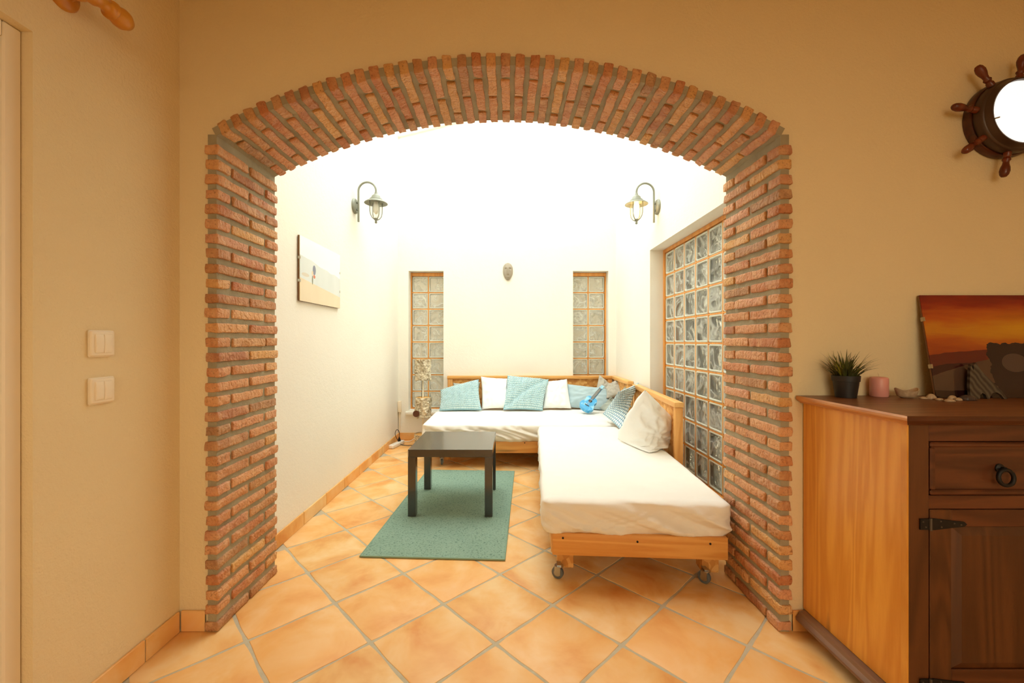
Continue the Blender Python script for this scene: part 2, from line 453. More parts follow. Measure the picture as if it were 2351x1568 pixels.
bmesh.ops.recalc_face_normals(bm, faces=bm.faces[:])
bm.faces.ensure_lookup_table()
for f in bm.faces:
    if abs(f.normal.y) > .9 and f.calc_center_median().y > (Y1 + Y2) / 2: f.material_index = 1
struct('wall_front', bm, [M_near, M_alc])

# near room: left wall with doorway, back wall, right wall, ceiling
DY0, DY1, DH = .30, 1.168, 2.02
bm = bmesh.new()
wall_grid(bm, [YN, DY0, DY1, Y1], [0, DH, HC], [(DY0, DY1, 0, DH)], XL, XL - .25, lambda u, v, d: (d, u, v))
struct('wall_left', bm, M_near)
RW = (-.75, 1.75, .85, 2.25)
bm = bmesh.new(); wall_grid(bm, [XL - .25, RW[0], RW[1], XN + .25], [0, RW[2], RW[3], HC], [RW], YN, YN - .2, lambda u, v, d: (u, d, v)); struct('wall_back', bm, M_near)
rw = bpy.data.objects.new('added_rear_window', None); COL.objects.link(rw); rw['kind'] = 'structure'; rw.location = (RW[0], YN - .1, RW[2])  # unseen window, added to throw soft light on the near walls
rwW, rwH = RW[1] - RW[0], RW[3] - RW[2]
for a in ((0, .05, 0, rwH), (rwW - .05, rwW, 0, rwH), (.0505, rwW - .0505, 0, .05), (.0505, rwW - .0505, rwH - .05, rwH), (rwW / 2 - .03, rwW / 2 + .03, .0505, rwH - .0505)):
    bm = bmesh.new(); box(bm, a[0], a[1], -.03, .03, a[2], a[3], .003); part('frame', bm, M_door, rw)
for a in ((.051, rwW / 2 - .0305), (rwW / 2 + .0305, rwW - .051)):
    bm = bmesh.new(); box(bm, a[0], a[1], -.003, .003, .051, rwH - .051); part('pane', bm, M_roofglass, rw)
bm = bmesh.new(); n = 80; top = []; bot = []
for k in range(n + 1):
    x = rwW * k / n; y = .155 + .02 * math.sin(k * 1.3); top.append(bm.verts.new((x, y, rwH + .08))); bot.append(bm.verts.new((x, y, -.1)))
for k in range(n): bm.faces.new((bot[k], bot[k + 1], top[k + 1], top[k]))
part('added_sheer_curtain', bm, clear_mat('added_warm_sheer', (.76, .63, .44, 1), .02, .6), rw, True)  # unseen curtain, added to tint the incoming daylight warm
bm = bmesh.new(); box(bm, XN, XN + .2, YN, Y1, 0, HC); struct('wall_right', bm, M_near)
bm = bmesh.new(); box(bm, XL - .25, XN + .25, YN - .2, Y1, HC, HC + .15); struct('ceiling', bm, M_ceil)
d = thing('door_1', 'cream painted door and frame in the left wall recess', 'door', (XL, DY1, 0))
del d['label'], d['category']; d['kind'] = 'structure'
bm = bmesh.new()
box(bm, XL - .10, XL - .029, DY1 - .044, DY1 - .001, 0, DH - .001, .004)
part('frame', bm, M_door, d, world=True)
bm = bmesh.new(); box(bm, XL - .10, XL - .029, DY0 + .001, DY1 - .045, DH - .045, DH - .001, .004); part('frame', bm, M_door, d, world=True)
bm = bmesh.new(); box(bm, XL - .10, XL - .029, DY0 + .001, DY0 + .044, 0, DH - .046, .004); part('frame', bm, M_door, d, world=True)
bm = bmesh.new(); box(bm, XL - .085, XL - .045, DY0 + .046, DY1 - .047, .006, DH - .047, .002); part('door_leaf', bm, M_door, d, world=True)

# alcove walls
WB_Z0, WB_Z1 = .345, 1.995
WLX0, WLX1, WRX0, WRX1 = -1.18, -.766, .765, 1.183
bm = bmesh.new()
wall_grid(bm, [XLA - .25, WLX0, WLX1, WRX0, WRX1, XR + .25], [0, WB_Z0, WB_Z1, TOP],
          [(WLX0, WLX1, WB_Z0, WB_Z1), (WRX0, WRX1, WB_Z0, WB_Z1)], YB, YB + .25, lambda u, v, d: (u, d, v))
struct('wall_alcove_back', bm, M_alc)
bm = bmesh.new(); box(bm, XLA - .25, XLA, Y2, YB, 0, TOP); struct('wall_alcove_left', bm, M_alc)
W3Y0, W3Y1, W3Z0, W3Z1 = 2.315, 3.78, .12, 1.98
bm = bmesh.new()
wall_grid(bm, [Y2, W3Y0, W3Y1, YB], [0, W3Z0, W3Z1, TOP], [(W3Y0, W3Y1, W3Z0, W3Z1)], XR, XR + .25, lambda u, v, d: (d, u, v))
struct('wall_alcove_right', bm, M_alc)

# glazed roof over the alcove
SL = .25
roof = bpy.data.objects.new('window_4', None); COL.objects.link(roof); roof['kind'] = 'structure'
roof.location = (0, 3.5, 4.1); roof.rotation_euler = (0, -math.atan(SL), 0)
def rpart(name, x0, x1, y0, y1, z0, z1, mat, bev=.004):
    bm = bmesh.new(); box(bm, x0, x1, y0 - 3.5, y1 - 3.5, z0, z1, bev); part(name, bm, mat, roof)
M_beam = plain('white_roof_beam', (240, 238, 230), .6)
for y0, y1 in ((2.0, 2.5), (3.26, 3.36), (4.22, 4.32), (4.93, 5.2)):
    rpart('beam', -1.62, .96, y0, y1, -.20, 0, M_beam)
rpart('roof_panel', .97, 1.62, 2.0, 5.2, -.2, 0, M_beam)
for y0, y1 in ((2.4, 3.31), (3.312, 4.27), (4.272, 5.05)):
    for x0, x1 in ((-1.5, -.28), (-.278, .97)):
        rpart('pane', x0, x1, y0 + .001, y1 - .001, .003, .011, M_roofglass, 0)

# glass-block windows: wooden frame and strips, one object for each block
def block_mesh():
    bm = bmesh.new(); h = .0945; prof = [(h, .0), (h, .016), (h - .004, .021), (h - .010, .021), (h - .014, .015), (h - .0145, .0145)]
    def rr(s, z, n=4):
        r = .012; out = []
        for cx, cy, a0 in ((s - r, s - r, 0), (-s + r, s - r, 90), (-s + r, -s + r, 180), (s - r, -s + r, 270)):
            for k in range(n):
                a = math.radians(a0 + 90 * k / (n - 1)); out.append(bm.verts.new((cx + r * math.cos(a), z, cy + r * math.sin(a))))
        return out
    rings = [rr(s, -z) for s, z in reversed(prof)] + [rr(s, z) for s, z in prof[1:]]
    for a, b in zip(rings, rings[1:]):
        for i in range(len(a)):
            j = (i + 1) % len(a); f = bm.faces.new((a[i], a[j], b[j], b[i])); f.material_index = 1
    bm.faces.new(rings[0]); bm.faces.new(rings[-1])
    return mesh_of('glass_block', bm, [M_glass, M_glass_rim], True, 35)
BLOCK = block_mesh()
def block_window(name, origin, rz, cols, rows, pitch, fl, fr, fb, ft):
    """origin: lower corner of the block field; local x along the wall, local y outward"""
    w = bpy.data.objects.new(name, None); COL.objects.link(w); w['kind'] = 'structure'
    w.location = origin; w.rotation_euler = (0, 0, rz); W, H = cols * pitch, rows * pitch
    for a in ((-fl, 0, -fb, H + ft), (W, W + fr, -fb, H + ft)):
        bm = bmesh.new(); box(bm, a[0], a[1], -.012, .07, a[2], a[3], .002); part('frame_stile', bm, M_winwood, w)
    for a in ((0, W, -fb, 0), (0, W, H, H + ft)):
        bm = bmesh.new(); box(bm, a[0], a[1], -.012, .07, a[2], a[3], .002); part('frame_rail', bm, M_winwood, w)
    for i in range(1, cols):
        bm = bmesh.new(); box(bm, i * pitch - .0055, i * pitch + .0055, -.002, .034, 0, H); part('glazing_strip', bm, M_winwood, w)
    for j in range(1, rows):
        bm = bmesh.new(); box(bm, 0, W, -.001, .034, j * pitch - .0055, j * pitch + .0055); part('glazing_strip', bm, M_winwood, w)
    for i in range(cols):
        for j in range(rows):
            put('glass_block', BLOCK, w, ((i + .5) * pitch, .018, (j + .5) * pitch), (0, 0, 0))
    return w
block_window('window_1', (WLX0 + .013, YB + .125, .358), 0, 2, 8, .199, .013, .003, .013, .04)
block_window('window_2', (WRX0 + .003, YB + .125, .358), 0, 2, 8, .199, .003, .017, .013, .04)
block_window('window_3', (XR + .128, 3.745, .148), -PI / 2, 7, 9, .2, .034, .028, .026, .03)
# plaster sill below the left back window
bm = bmesh.new(); box(bm, -1.21, -.62, YB - .05, YB, .30, .335, .006, 2); struct('trim_1', bm, M_alc, True, 40)

# terracotta skirting: one object for each tile
def skirting(name, a, b, nrm, hgt, length=.33, start=0.0):
    a, b, nrm = Vector(a), Vector(b), Vector(nrm); d = b - a; L = d.length; d.normalize()
    bm = bmesh.new(); mm = Matrix.Identity(4)
    def bx(bm, s0, s1, z0, z1, t0, t1, bev):
        vs = box(bm, s0, s1, t0, t1, z0, z1, bev)
        for v in (bm.verts if bev else vs):
            s, t, z = v.co; p = a + d * s + nrm * t; v.co = (p.x, p.y, z)
    bx(bm, 0, L, 0, hgt - .003, .0005, .006, 0)
    o = struct(name, bm, M_grout)
    s = -start
    while s < L - .005:
        s0, s1 = max(0, s), min(L, s + length - .006)
        if s1 - s0 > .01:
            bm = bmesh.new(); bx(bm, s0, s1, .001, hgt, .0008, .0105, .002); part('skirting_tile', bm, M_skirt, o)
        s += length
    return o
skirting('baseboard_left', (XL, Y1 - .012, 0), (XL, DY1, 0), (1, 0, 0), .083, .33, .17)
skirting('baseboard_front', (XL + .012, Y1, 0), (JL - .058, Y1, 0), (0, -1, 0), .083, .33, 0)
skirting('baseboard_front_right', (JR + .062, Y1, 0), (XN, Y1, 0), (0, -1, 0), .083, .33, 0)
skirting('baseboard_alcove_left', (XLA, Y2, 0), (XLA, YB - .011, 0), (1, 0, 0), .083, .33, .1)
skirting('baseboard_alcove_back', (XLA, YB, 0), (XR, YB, 0), (0, -1, 0), .083, .33, 0)

# ground and boundary wall outside the glass blocks
def outside_mat(name, a, b, s):
    m = NT(name); n = m.noise(m.coords(), s, 4, .6); m.P(Base_Color=m.mix(n, lin(a), lin(b)), Roughness=.9); return m.m
bm = bmesh.new(); box(bm, -30, 30, -30, 30, -.4, -.13); g = struct('ground', bm, outside_mat('yard_ground', (112, 100, 84), (140, 128, 108), 1.5))
bm = bmesh.new(); box(bm, -6, 6, 6.6, 6.8, -.13, 4.2); struct('wall_yard_back', bm, outside_mat('yard_wall', (126, 112, 90), (144, 130, 106), 3))
bm = bmesh.new(); box(bm, 5.0, 5.2, 1, 6.6, -.13, 4.4); struct('wall_yard_right', bm, outside_mat('yard_wall_low', (236, 232, 220), (244, 240, 228), 3))

# ------------------------------------------------------------------ brick archway
arch = thing('brick_archway', 'rustic red brick archway with recessed grey mortar between the rooms', 'archway', (AX, Y1, 0))
YF, YK = 1.673, 2.113
bm = bmesh.new()
for s, j in ((-1, JL), (1, JR)):
    a, b = sorted((j + s * .012, j + s * .047)); box(bm, a, b, YF + .0102, YK - .0102, 0, SPR + .012)
Ri, Ro = AR + .012, AR + .046
for k in range(NS):
    a0, a1 = -AT - .004 + (2 * AT + .008) * k / NS, -AT - .004 + (2 * AT + .008) * (k + 1) / NS
    ps = [arch_pt(a0, Ri), arch_pt(a1, Ri), arch_pt(a1, Ro), arch_pt(a0, Ro)]
    f = [bm.verts.new((p[0], YF + .009, p[1])) for p in ps]; b = [bm.verts.new((p[0], YK - .009, p[1])) for p in ps]
    bm.faces.new(f); bm.faces.new(b[::-1])
    for i in range(4):
        if i in (1, 3) and 0 < k < NS - 1: continue
        bm.faces.new((f[i], b[i], b[(i + 1) % 4], f[(i + 1) % 4]))
part('mortar', bm, M_mortar, arch, world=True)
def brick_mesh(length, hgt, depth, seed):
    o = Vector((seed * 3.7, seed * 1.3, seed * .7))
    def fn(p, n):
        q = p + n * (.0042 * noise.noise(p * 22 + o) + .0022 * noise.noise(p * 60 + o))
        for ax, hh in ((0, depth / 2), (1, length / 2), (2, hgt / 2)):   # uneven, chipped arrises
            e = max(0, 1 - (hh - abs(p[ax])) / .012)
            q[ax] -= math.copysign(e * .0025 * (1 + noise.noise(p * 35 + o * 2)), p[ax])
        return q
    bm = rbox((depth, length, hgt), (2, max(2, int(length / .03)), 2), .0065, fn)
    return mesh_of('brick', bm, M_brick, True, 50)
BD = .058
LA = [(0.0, .083), (.096, .331), (.341, .440)]
LB = [(0.0, .208), (.220, .440)]
brick_cache = {}
rb = random.Random(11)
def brick(y0, y1, hgt, center, rot):
    L = y1 - y0; key = (round(L, 3), round(hgt, 3))
    if key not in brick_cache: brick_cache[key] = [brick_mesh(L, hgt, BD, rb.randrange(999)) for _ in range(5)]
    put('brick', rb.choice(brick_cache[key]), arch, Vector(center) - arch.location, rot)
NC = 33; CHT = 1.957 / NC
for s, j in ((-1, JL), (1, JR)):
    for c in range(NC):
        lay = LA if (c % 2 == (1 if s < 0 else 0)) else LB
        for (a, b) in lay:
            h = .0425; zc = c * CHT + CHT / 2 + (rb.uniform(-.0015, .0015) if c else .0)
            if c == 0: zc = .0228
            jx = rb.uniform(-.003, .003)
            brick(a, b, h, (j + s * (BD / 2) + jx, YF + (a + b) / 2 + rb.uniform(-.002, .002), zc), (rb.uniform(-.006, .006) if c else 0, rb.uniform(-.01, .01), rb.uniform(-.012, .012)))
NA = 40; DA = (2 * AT - .004) / NA
for k in range(NA):
    a = -AT + .002 + DA * (k + .5); lay = LB if k % 2 else LA
    for (y0, y1) in lay:
        R = AR + BD / 2 + rb.uniform(-.003, .003); x, z = arch_pt(a, R)
        brick(y0, y1, .042, (x, YF + (y0 + y1) / 2 + rb.uniform(-.002, .002), z), (0, a - PI / 2 + rb.uniform(-.012, .012), rb.uniform(-.01, .01)))

# ------------------------------------------------------------------ beds
def sheet_fn(seed, dims, rest=True):
    o = Vector((seed * 5.1, seed * 2.3, seed)); hx, hy, hz = dims[0] / 2, dims[1] / 2, dims[2] / 2
    def fn(p, n):
        q = p.copy(); side = 1 - abs(n.z) if abs(n.z) < .95 else 0
        top = max(0, min(1, (p.z + hz) / (2 * hz)))
        # the sheet sags and gathers diagonally on the sides
        s = p.x * 1.0 + p.y * 1.0
        w = noise.noise(Vector((s * 2, p.z * 8, 1)) + o)
        q1 = s * 4.2 + p.z * 13 + .6 * w; q2 = s * 11 + p.z * 30 + w; q3 = s * 14 - p.z * 34 + w
        fold = 1.7 * (.40 - abs(noise.noise(Vector((q1, s * .8, 0)) + o))) + .75 * (.35 - abs(noise.noise(Vector((q2, s * 1.3, 7)) + o))) + .45 * (.35 - abs(noise.noise(Vector((q3, s * 1.1, 3)) + o)))
        # soft rounded plan corners
        ex, ey = hx - abs(p.x), hy - abs(p.y)
        if ex < .07 and ey < .07:
            k = math.hypot(.07 - ex, .07 - ey) - .07
            if k > 0:
                d2 = Vector((math.copysign(.07 - ex, p.x), math.copysign(.07 - ey, p.y), 0)).normalized(); q -= d2 * k
        if abs(n.z) < .97:
            q += Vector((n.x, n.y, 0)) * (.046 * (fold - .58) * (1.15 - .85 * top) * (.25 + .75 * abs(n.y)))
            if p.z < 0: q.z += -.010 * noise.noise(Vector((s * 4, 1, 0)) + o) * (-p.z / hz)
        elif n.z > 0 or p.z > hz * .9:
            q.z += .0035 * noise.noise(Vector((p.x * 4, p.y * 7, 0)) + o) + .0018 * noise.noise(Vector((p.x * 6 + p.y * 9, p.y * 20, 2)) + o)
        if p.z < -hz * .6:   # tucked under
            k = (-p.z / hz - .6) / .4
            q.x -= math.copysign(.018 * k, p.x) if abs(p.x) > hx * .8 else 0
            q.y -= math.copysign(.018 * k, p.y) if abs(p.y) > hy * .8 else 0
        return q
    return fn
MT, MB = .402, .232
def mattress(parent, x0, x1, y0, y1, seed, segs):
    d = (x1 - x0, y1 - y0, MT - MB)
    bm = rbox(d, segs, .038, sheet_fn(seed, d))
    bmesh.ops.translate(bm, vec=((x0 + x1) / 2, (y0 + y1) / 2, (MT + MB) / 2), verts=bm.verts[:])
    return part('mattress', bm, M_sheet, parent, True, label='mattress in a rumpled white fitted sheet')
def board(parent, name, x0, x1, y0, y1, z0, z1, mat, bev=.004):
    bm = bmesh.new(); box(bm, x0, x1, y0, y1, z0, z1, bev, 2); return part(name, bm, mat, parent, True, 35)
def screws(parent, pts, axis):
    for p in pts:
        bm = bmesh.new(); m = Matrix.Translation(p) @ Matrix.Rotation(PI / 2, 4, axis)
        lathe(bm, [(0, .003), (.005, .002), (.005, -.004)], 10, m, False); part('screw', bm, M_black_iron, parent)
def caster(parent, x, y, ang):
    """swivel caster: wheel, tyre and fork under a wooden block; floor at z = 0"""
    R = .029
    blk = board(parent, 'foot_block', x - .032, x + .048, y - .04, y + .04, .037, .137, M_osb); x -= .026; y -= .068
    blk.name = 'foot_block'
    m = Matrix.Translation((x, y, 0)) @ Matrix.Rotation(ang, 4, 'Z')
    c = part('caster', bmesh.new(), None, parent) if False else None
    bm = bmesh.new()
    lathe(bm, [(.022, .060), (.022, .064)], 14, m); box(bm, x - .010, x + .010, y - .010, y + .030, .0645, .0685)
    for sx in (-1, 1):
        vs = box(bm, sx * .014 - .0015, sx * .014 + .0015, -.012, .018, R - .008, .061)
        for v in vs: v.co = m @ v.co
    fork = part('caster_fork', bm, M_chrome, parent)
    bm = bmesh.new(); mw = m @ Matrix.Translation((0, .006, R)) @ Matrix.Rotation(PI / 2, 4, 'Y')
    lathe(bm, [(R - .006, -.010), (R, -.008), (R, .008), (R - .006, .010)], 20, mw); w = part('caster_wheel', bm, M_tyre, parent, True, 40)
    bm = bmesh.new(); mw = m @ Matrix.Translation((0, .006, R)) @ Matrix.Rotation(PI / 2, 4, 'Y')
    lathe(bm, [(0, -.0125), (.016, -.0115), (.018, -.0085)], 16, mw, False); lathe(bm, [(.018, .0085), (.016, .0115), (0, .0125)], 16, mw, False)
    part('hub', bm, M_chrome, w, True, 40)

# right-hand bed: slightly turned, its headboard stands along the window
RB = math.radians(-3.5)
bed = thing('pallet_daybed', 'low pine daybed on casters with white mattress beside the tall glass-block window', 'daybed', (.155, 2.0, 0), RB)
mattress(bed, 0, .90, 0, 1.815, 4, (80, 80, 12))
board(bed, 'frame_board', .055, .872, .016, .040, .138, .243, M_pine)
board(bed, 'side_board', .050, .074, .042, 1.80, .138, .238, M_pine_y); board(bed, 'side_board', .852, .876, .042, 1.80, .138, .238, M_pine_y)
for y in (.25, .65, 1.05, 1.45, 1.75): board(bed, 'slat', .076, .850, y - .05, y + .05, .205, .232, M_pine)
board(bed, 'runner', .40, .55, .042, 1.78, .125, .147, M_pine_y)
screws(bed, [(.105, .0155, .222), (.455, .0155, .214), (.79, .0155, .214)], 'X')
caster(bed, .115, .135, 1.15); caster(bed, .815, .135, .8); caster(bed, .115, 1.66, .2); caster(bed, .815, 1.66, .2)
H0, H1, HY0, HY1, HZ = .918, .974, .905, 2.13, .748
board(bed, 'headboard_cap', H0 - .002, H1 + .003, HY0 - .004, HY1, HZ - .036, HZ, M_pine_y)
for y in (HY0, 1.5, HY1 - .045): board(bed, 'headboard_post', H0 + .004, H1, y, y + .045, .14, HZ - .037, M_pine_z)
for a, b in ((HY0 + .046, 1.499), (1.546, HY1 - .046)): board(bed, 'strand_panel', H0 + .022, H0 + .036, a, b, .20, HZ - .038, M_osb, 0)

# bed along the back wall
bb = thing('pallet_daybed', 'pine daybed with white mattress along the back wall under the carved mask', 'daybed', (-.80, 3.83, 0), 0)
mattress(bb, 0, 1.985, 0, 1.03, 9, (130, 44, 12))
board(bb, 'frame_board', .07, 1.98, .022, .046, .138, .243, M_pine)
board(bb, 'frame_board', .07, 1.98, 1.0, 1.024, .138, .243, M_pine)
board(bb, 'side_board', .045, .069, .022, 1.024, .138, .24, M_pine_y); board(bb, 'side_board', 1.981, 2.005, .022, 1.024, .138, .24, M_pine_y)
for x in (.3, .8, 1.3, 1.8): board(bb, 'slat', x - .05, x + .05, .048, .998, .205, .232, M_pine_y)
screws(bb, [(.95, .0215, .232), (1.2, .0215, .16)], 'X')
for x, y in ((.20, .20), (1.2, .62), (.14, .9), (1.9, .9)): caster(bb, x, y, .3)
CZ = .757
board(bb, 'headboard_cap', .085, 2.066, 1.085, 1.143, CZ - .036, CZ, M_pine)
board(bb, 'headboard_cap', 2.008, 2.068, .43, 1.084, CZ - .036, CZ, M_pine_y)
for x in (.09, 1.0, 1.96): board(bb, 'headboard_post', x, x + .058, 1.09, 1.14, .14, CZ - .037, M_pine_z)
board(bb, 'headboard_post', 2.012, 2.062, .44, .485, .14, CZ - .037, M_pine_z)
for a, b in ((.149, .999), (1.059, 1.959)): board(bb, 'strand_panel', a, b, 1.108, 1.122, .2, CZ - .038, M_osb, 0)
board(bb, 'strand_panel', 2.03, 2.044, .486, 1.088, .2, CZ - .038, M_osb, 0)

# ------------------------------------------------------------------ pillows
def pillow(name, corners, thick, mat, label, n=36, seed=1, wr=.010, pinch=.10, bobble=None, grp=None, power=.42, fold=None):
    """soft cushion spanned between four corner points (order: bottom-left, bottom-right, top-right, top-left)"""
    c = [Vector(p) for p in corners]; nrm = ((c[1] - c[0]).cross(c[3] - c[0]) + (c[2] - c[3]).cross(c[2] - c[1])).normalized()
    o = Vector((seed * 3.3, seed * 7.1, seed)); bm = bmesh.new(); hl = bm.verts.layers.float.new('height')
    lu = ((c[1] - c[0]).length + (c[2] - c[3]).length) / 2; lv = ((c[3] - c[0]).length + (c[2] - c[1]).length) / 2
    grid = {}
    for side in (0, 1):
        for i in range(n + 1):
            for j in range(n + 1):
                edge = i in (0, n) or j in (0, n)
                if side and edge: grid[1, i, j] = grid[0, i, j]; continue
                u, v = i / n, j / n; a, b = 2 * u - 1, 2 * v - 1
                pu = .5 + (u - .5) * (1 - pinch * (1 - b * b)); pv = .5 + (v - .5) * (1 - pinch * (1 - a * a))
                p = (c[0] * (1 - pu) + c[1] * pu) * (1 - pv) + (c[3] * (1 - pu) + c[2] * pu) * pv
                t = (max(0, (1 - a * a)) * max(0, (1 - b * b))) ** power
                w = wr * (noise.noise(Vector((u * 5, v * 5, side)) + o) + .6 * noise.noise(Vector((u * 11 + v * 3, v * 8 - u * 4, side + 2)) + o))
                rad = math.atan2(b, a); w += wr * .55 * math.sin(rad * 9 + seed) * min(1, math.hypot(a, b)) * (1 - max(abs(a), abs(b)) ** 6)
                if fold: w -= fold[2] * math.exp(-((u - fold[0]) * fold[3] + (v - fold[1]) * fold[4]) ** 2 * 90)
                h = 0.0; d = t * thick / 2 + w * min(1, t * 2)
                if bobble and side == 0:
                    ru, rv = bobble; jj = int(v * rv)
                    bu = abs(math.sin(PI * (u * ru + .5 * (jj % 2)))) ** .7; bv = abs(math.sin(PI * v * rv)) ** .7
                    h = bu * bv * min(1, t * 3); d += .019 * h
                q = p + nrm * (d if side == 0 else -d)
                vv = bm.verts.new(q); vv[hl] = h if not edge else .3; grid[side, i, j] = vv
    for side in (0, 1):
        for i in range(n):
            for j in range(n):
                f = [grid[side, i, j], grid[side, i + 1, j], grid[side, i + 1, j + 1], grid[side, i, j + 1]]
                bm.faces.new(f if side == 0 else f[::-1])
    lo = min(v.co.z for v in bm.verts)
    if lo < MT + .004: bmesh.ops.translate(bm, vec=(0, 0, MT + .004 - lo), verts=bm.verts[:])
    return solo(name, bm, mat, label, 'pillow', grp, True)
PG = 'pillows on the corner daybed'
def quadp(bl, br, tr, tl, yb, yt):
    yb = yb if isinstance(yb, tuple) else (yb, yb); yt = yt if isinstance(yt, tuple) else (yt, yt)
    return [at(*bl, yb[0]), at(*br, yb[1]), at(*tr, yt[1]), at(*tl, yt[0])]
pillow('pillow', quadp((1040, 930), (1100, 930), (1103, 877), (1040, 879), 4.74, 4.86), .09, M_grey_pillow, 'plain grey pillow behind the mint bobble pillow at the daybed end', seed=2, grp=PG)
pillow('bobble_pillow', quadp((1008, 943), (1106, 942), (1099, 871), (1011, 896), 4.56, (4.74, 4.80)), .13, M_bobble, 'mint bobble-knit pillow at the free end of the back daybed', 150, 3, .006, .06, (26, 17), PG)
pillow('pillow', quadp((1106, 940), (1168, 938), (1166, 869), (1104, 864), 4.62, 4.84), .12, M_white_pillow, 'white pillow between the two mint bobble pillows', seed=5, grp=PG, pinch=.06)
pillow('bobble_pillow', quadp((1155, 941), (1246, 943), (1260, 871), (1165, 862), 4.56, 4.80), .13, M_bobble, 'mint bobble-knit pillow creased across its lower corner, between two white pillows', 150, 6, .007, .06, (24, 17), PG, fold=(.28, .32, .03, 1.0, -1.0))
pillow('pillow', quadp((1246, 938), (1312, 938), (1302, 870), (1250, 876), 4.64, 4.84), .12, M_white_pillow, 'white pillow between a mint bobble pillow and the pale blue pillow', seed=8, grp=PG, pinch=.05)
pillow('pillow', quadp((1300, 938), (1398, 945), (1416, 898), (1300, 884), (4.70, 4.60), (4.84, 4.80)), .12, M_blue_pillow, 'wide pale blue pillow behind the blue ukulele', seed=11, grp=PG, pinch=.05)
pillow('pillow', quadp((1366, 905), (1412, 905), (1402, 884), (1376, 860), 4.78, 4.88), .08, M_beige_pillow, 'warm grey pillow with one peaked corner above the ukulele head', seed=13, grp=PG, pinch=.03)
pillow('pillow', quadp((1392, 915), (1436, 908), (1424, 868), (1390, 886), (4.66, 4.60), (4.84, 4.76)), .09, M_beige_pillow, 'warm grey pillow with pointed top in the daybed corner', seed=14, grp=PG, pinch=.08)
pillow('pillow', quadp((1408, 940), (1450, 935), (1440, 884), (1420, 905), (4.40, 4.25), (4.50, 4.42)), .09, M_grey_pillow, 'sage grey pillow standing in the corner behind the folded one', seed=17, grp=PG)
pillow('pillow', quadp((1376, 944), (1424, 968), (1428, 940), (1402, 918), (4.46, 4.00), (4.28, 4.52)), .11, M_grey_pillow, 'folded sage grey pillow lying beside the blue ukulele', seed=18, grp=PG, wr=.014)
pillow('bobble_pillow', quadp((1384, 956), (1426, 996), (1466, 884), (1420, 906), (4.02, 3.55), (3.66, 4.14)), .13, M_bobble2, 'blue checked bobble pillow leaning against the side headboard', 120, 21, .005, .05, (12, 15), PG)
pillow('pillow', quadp((1418, 1008), (1490, 1040), (1566, 990), (1481, 896), (3.22, 2.84), (2.76, 3.36)), .24, M_white_pillow, 'large rumpled white pillow against the end of the side headboard', 70, 23, .03, -.04, None, PG)

# ------------------------------------------------------------------ ukulele
A = at(1340, 939, 4.36); B = at(1385, 885, 4.56)
axis = (B - A).normalized(); nn = Vector((-.25, -.86, .45)); nn = (nn - axis * nn.dot(axis)).normalized(); xx = axis.cross(nn)
uk = thing('ukulele', 'small sky blue ukulele leaning on the pale blue pillow', 'ukulele', A)
UL = (B - A).length
Mu = Matrix((xx, axis, nn)).transposed().to_4x4()
def upart(name, bm, mat, parent=None, smooth=False, angle=None):
    bmesh.ops.transform(bm, matrix=Mu, verts=bm.verts[:]); return part(name, bm, mat, parent or uk, smooth, angle)
M_uk = NT('sky_blue_lacquer'); _v = M_uk.coords(); _n = M_uk.noise(_v, 14, 2)
M_uk.P(Base_Color=M_uk.mix(M_uk.ramp(_n, [(.52, (0, 0, 0, 1)), (.62, (1, 1, 1, 1))]), lin((70, 168, 224)), lin((150, 212, 238))), Roughness=.25); M_uk = M_uk.m
bl = UL * .50
def uk_w(t):   # half width along the body, t from bottom 0 to shoulder 1
    return (.078 * math.sqrt(max(0, 1 - ((t - .33) / .335) ** 2)) if t < .33 else (.078 + (.052 - .078) * (0.5 - .5 * math.cos(PI * min(1, (t - .33) / .32)))) if t < .65 else .052 + .010 * math.sin(PI * min(1, (t - .65) / .25)) if t < .86 else .056 * math.sqrt(max(0, 1 - ((t - .86) / .142) ** 2)))
ts = [i / 28 for i in range(29)]; outl = [(uk_w(t), t * bl) for t in ts] + [(-uk_w(t), t * bl) for t in reversed(ts[1:-1])]
bm = bmesh.new(); lo = [bm.verts.new((x, y, -.045)) for x, y in outl]; hi = [bm.verts.new((x, y, 0)) for x, y in outl]
bm.faces.new(lo[::-1]); bm.faces.new(hi)
for i in range(len(lo)): j = (i + 1) % len(lo); bm.faces.new((lo[i], lo[j], hi[j], hi[i]))
bmesh.ops.bevel(bm, geom=[e for e in bm.edges if abs(e.verts[0].co.z - e.verts[1].co.z) < 1e-6], offset=.003, segments=2, affect='EDGES')
ub = upart('body', bm, M_uk, None, True, 40)
M_dark = plain('dark_fretboard', (74, 74, 72), .5)
bm = bmesh.new(); lathe(bm, [(.020, .0004), (0, .0006)], 24, Matrix.Translation((0, bl * .66, 0)), False); upart('sound_hole', bm, plain('sound_hole_black', (18, 16, 16), .9), ub)
bm = bmesh.new(); box(bm, -.026, .026, bl * .30, bl * .34, 0, .006, .002); upart('bridge', bm, plain('bridge_brown', (60, 46, 36), .5), ub)
bm = bmesh.new(); box(bm, -.016, .016, bl * .93, UL * .86, -.016, .003, .003); nk = upart('neck', bm, M_uk)
bm = bmesh.new(); box(bm, -.0155, .0155, bl * .82, UL * .86, .003, .007, .001); fb = upart('fretboard', bm, M_dark)
for k in range(9):
    y = bl * .86 + (UL * .86 - bl * .86) * (1 - (1 - k / 9) ** 1.25)
    bm = bmesh.new(); box(bm, -.015, .015, y, y + .0012, .007, .008); upart('fret', bm, M_chrome, fb)
bm = bmesh.new(); box(bm, -.022, .022, UL * .86, UL, -.014, 0, .004); hd = upart('headstock', bm, M_uk)
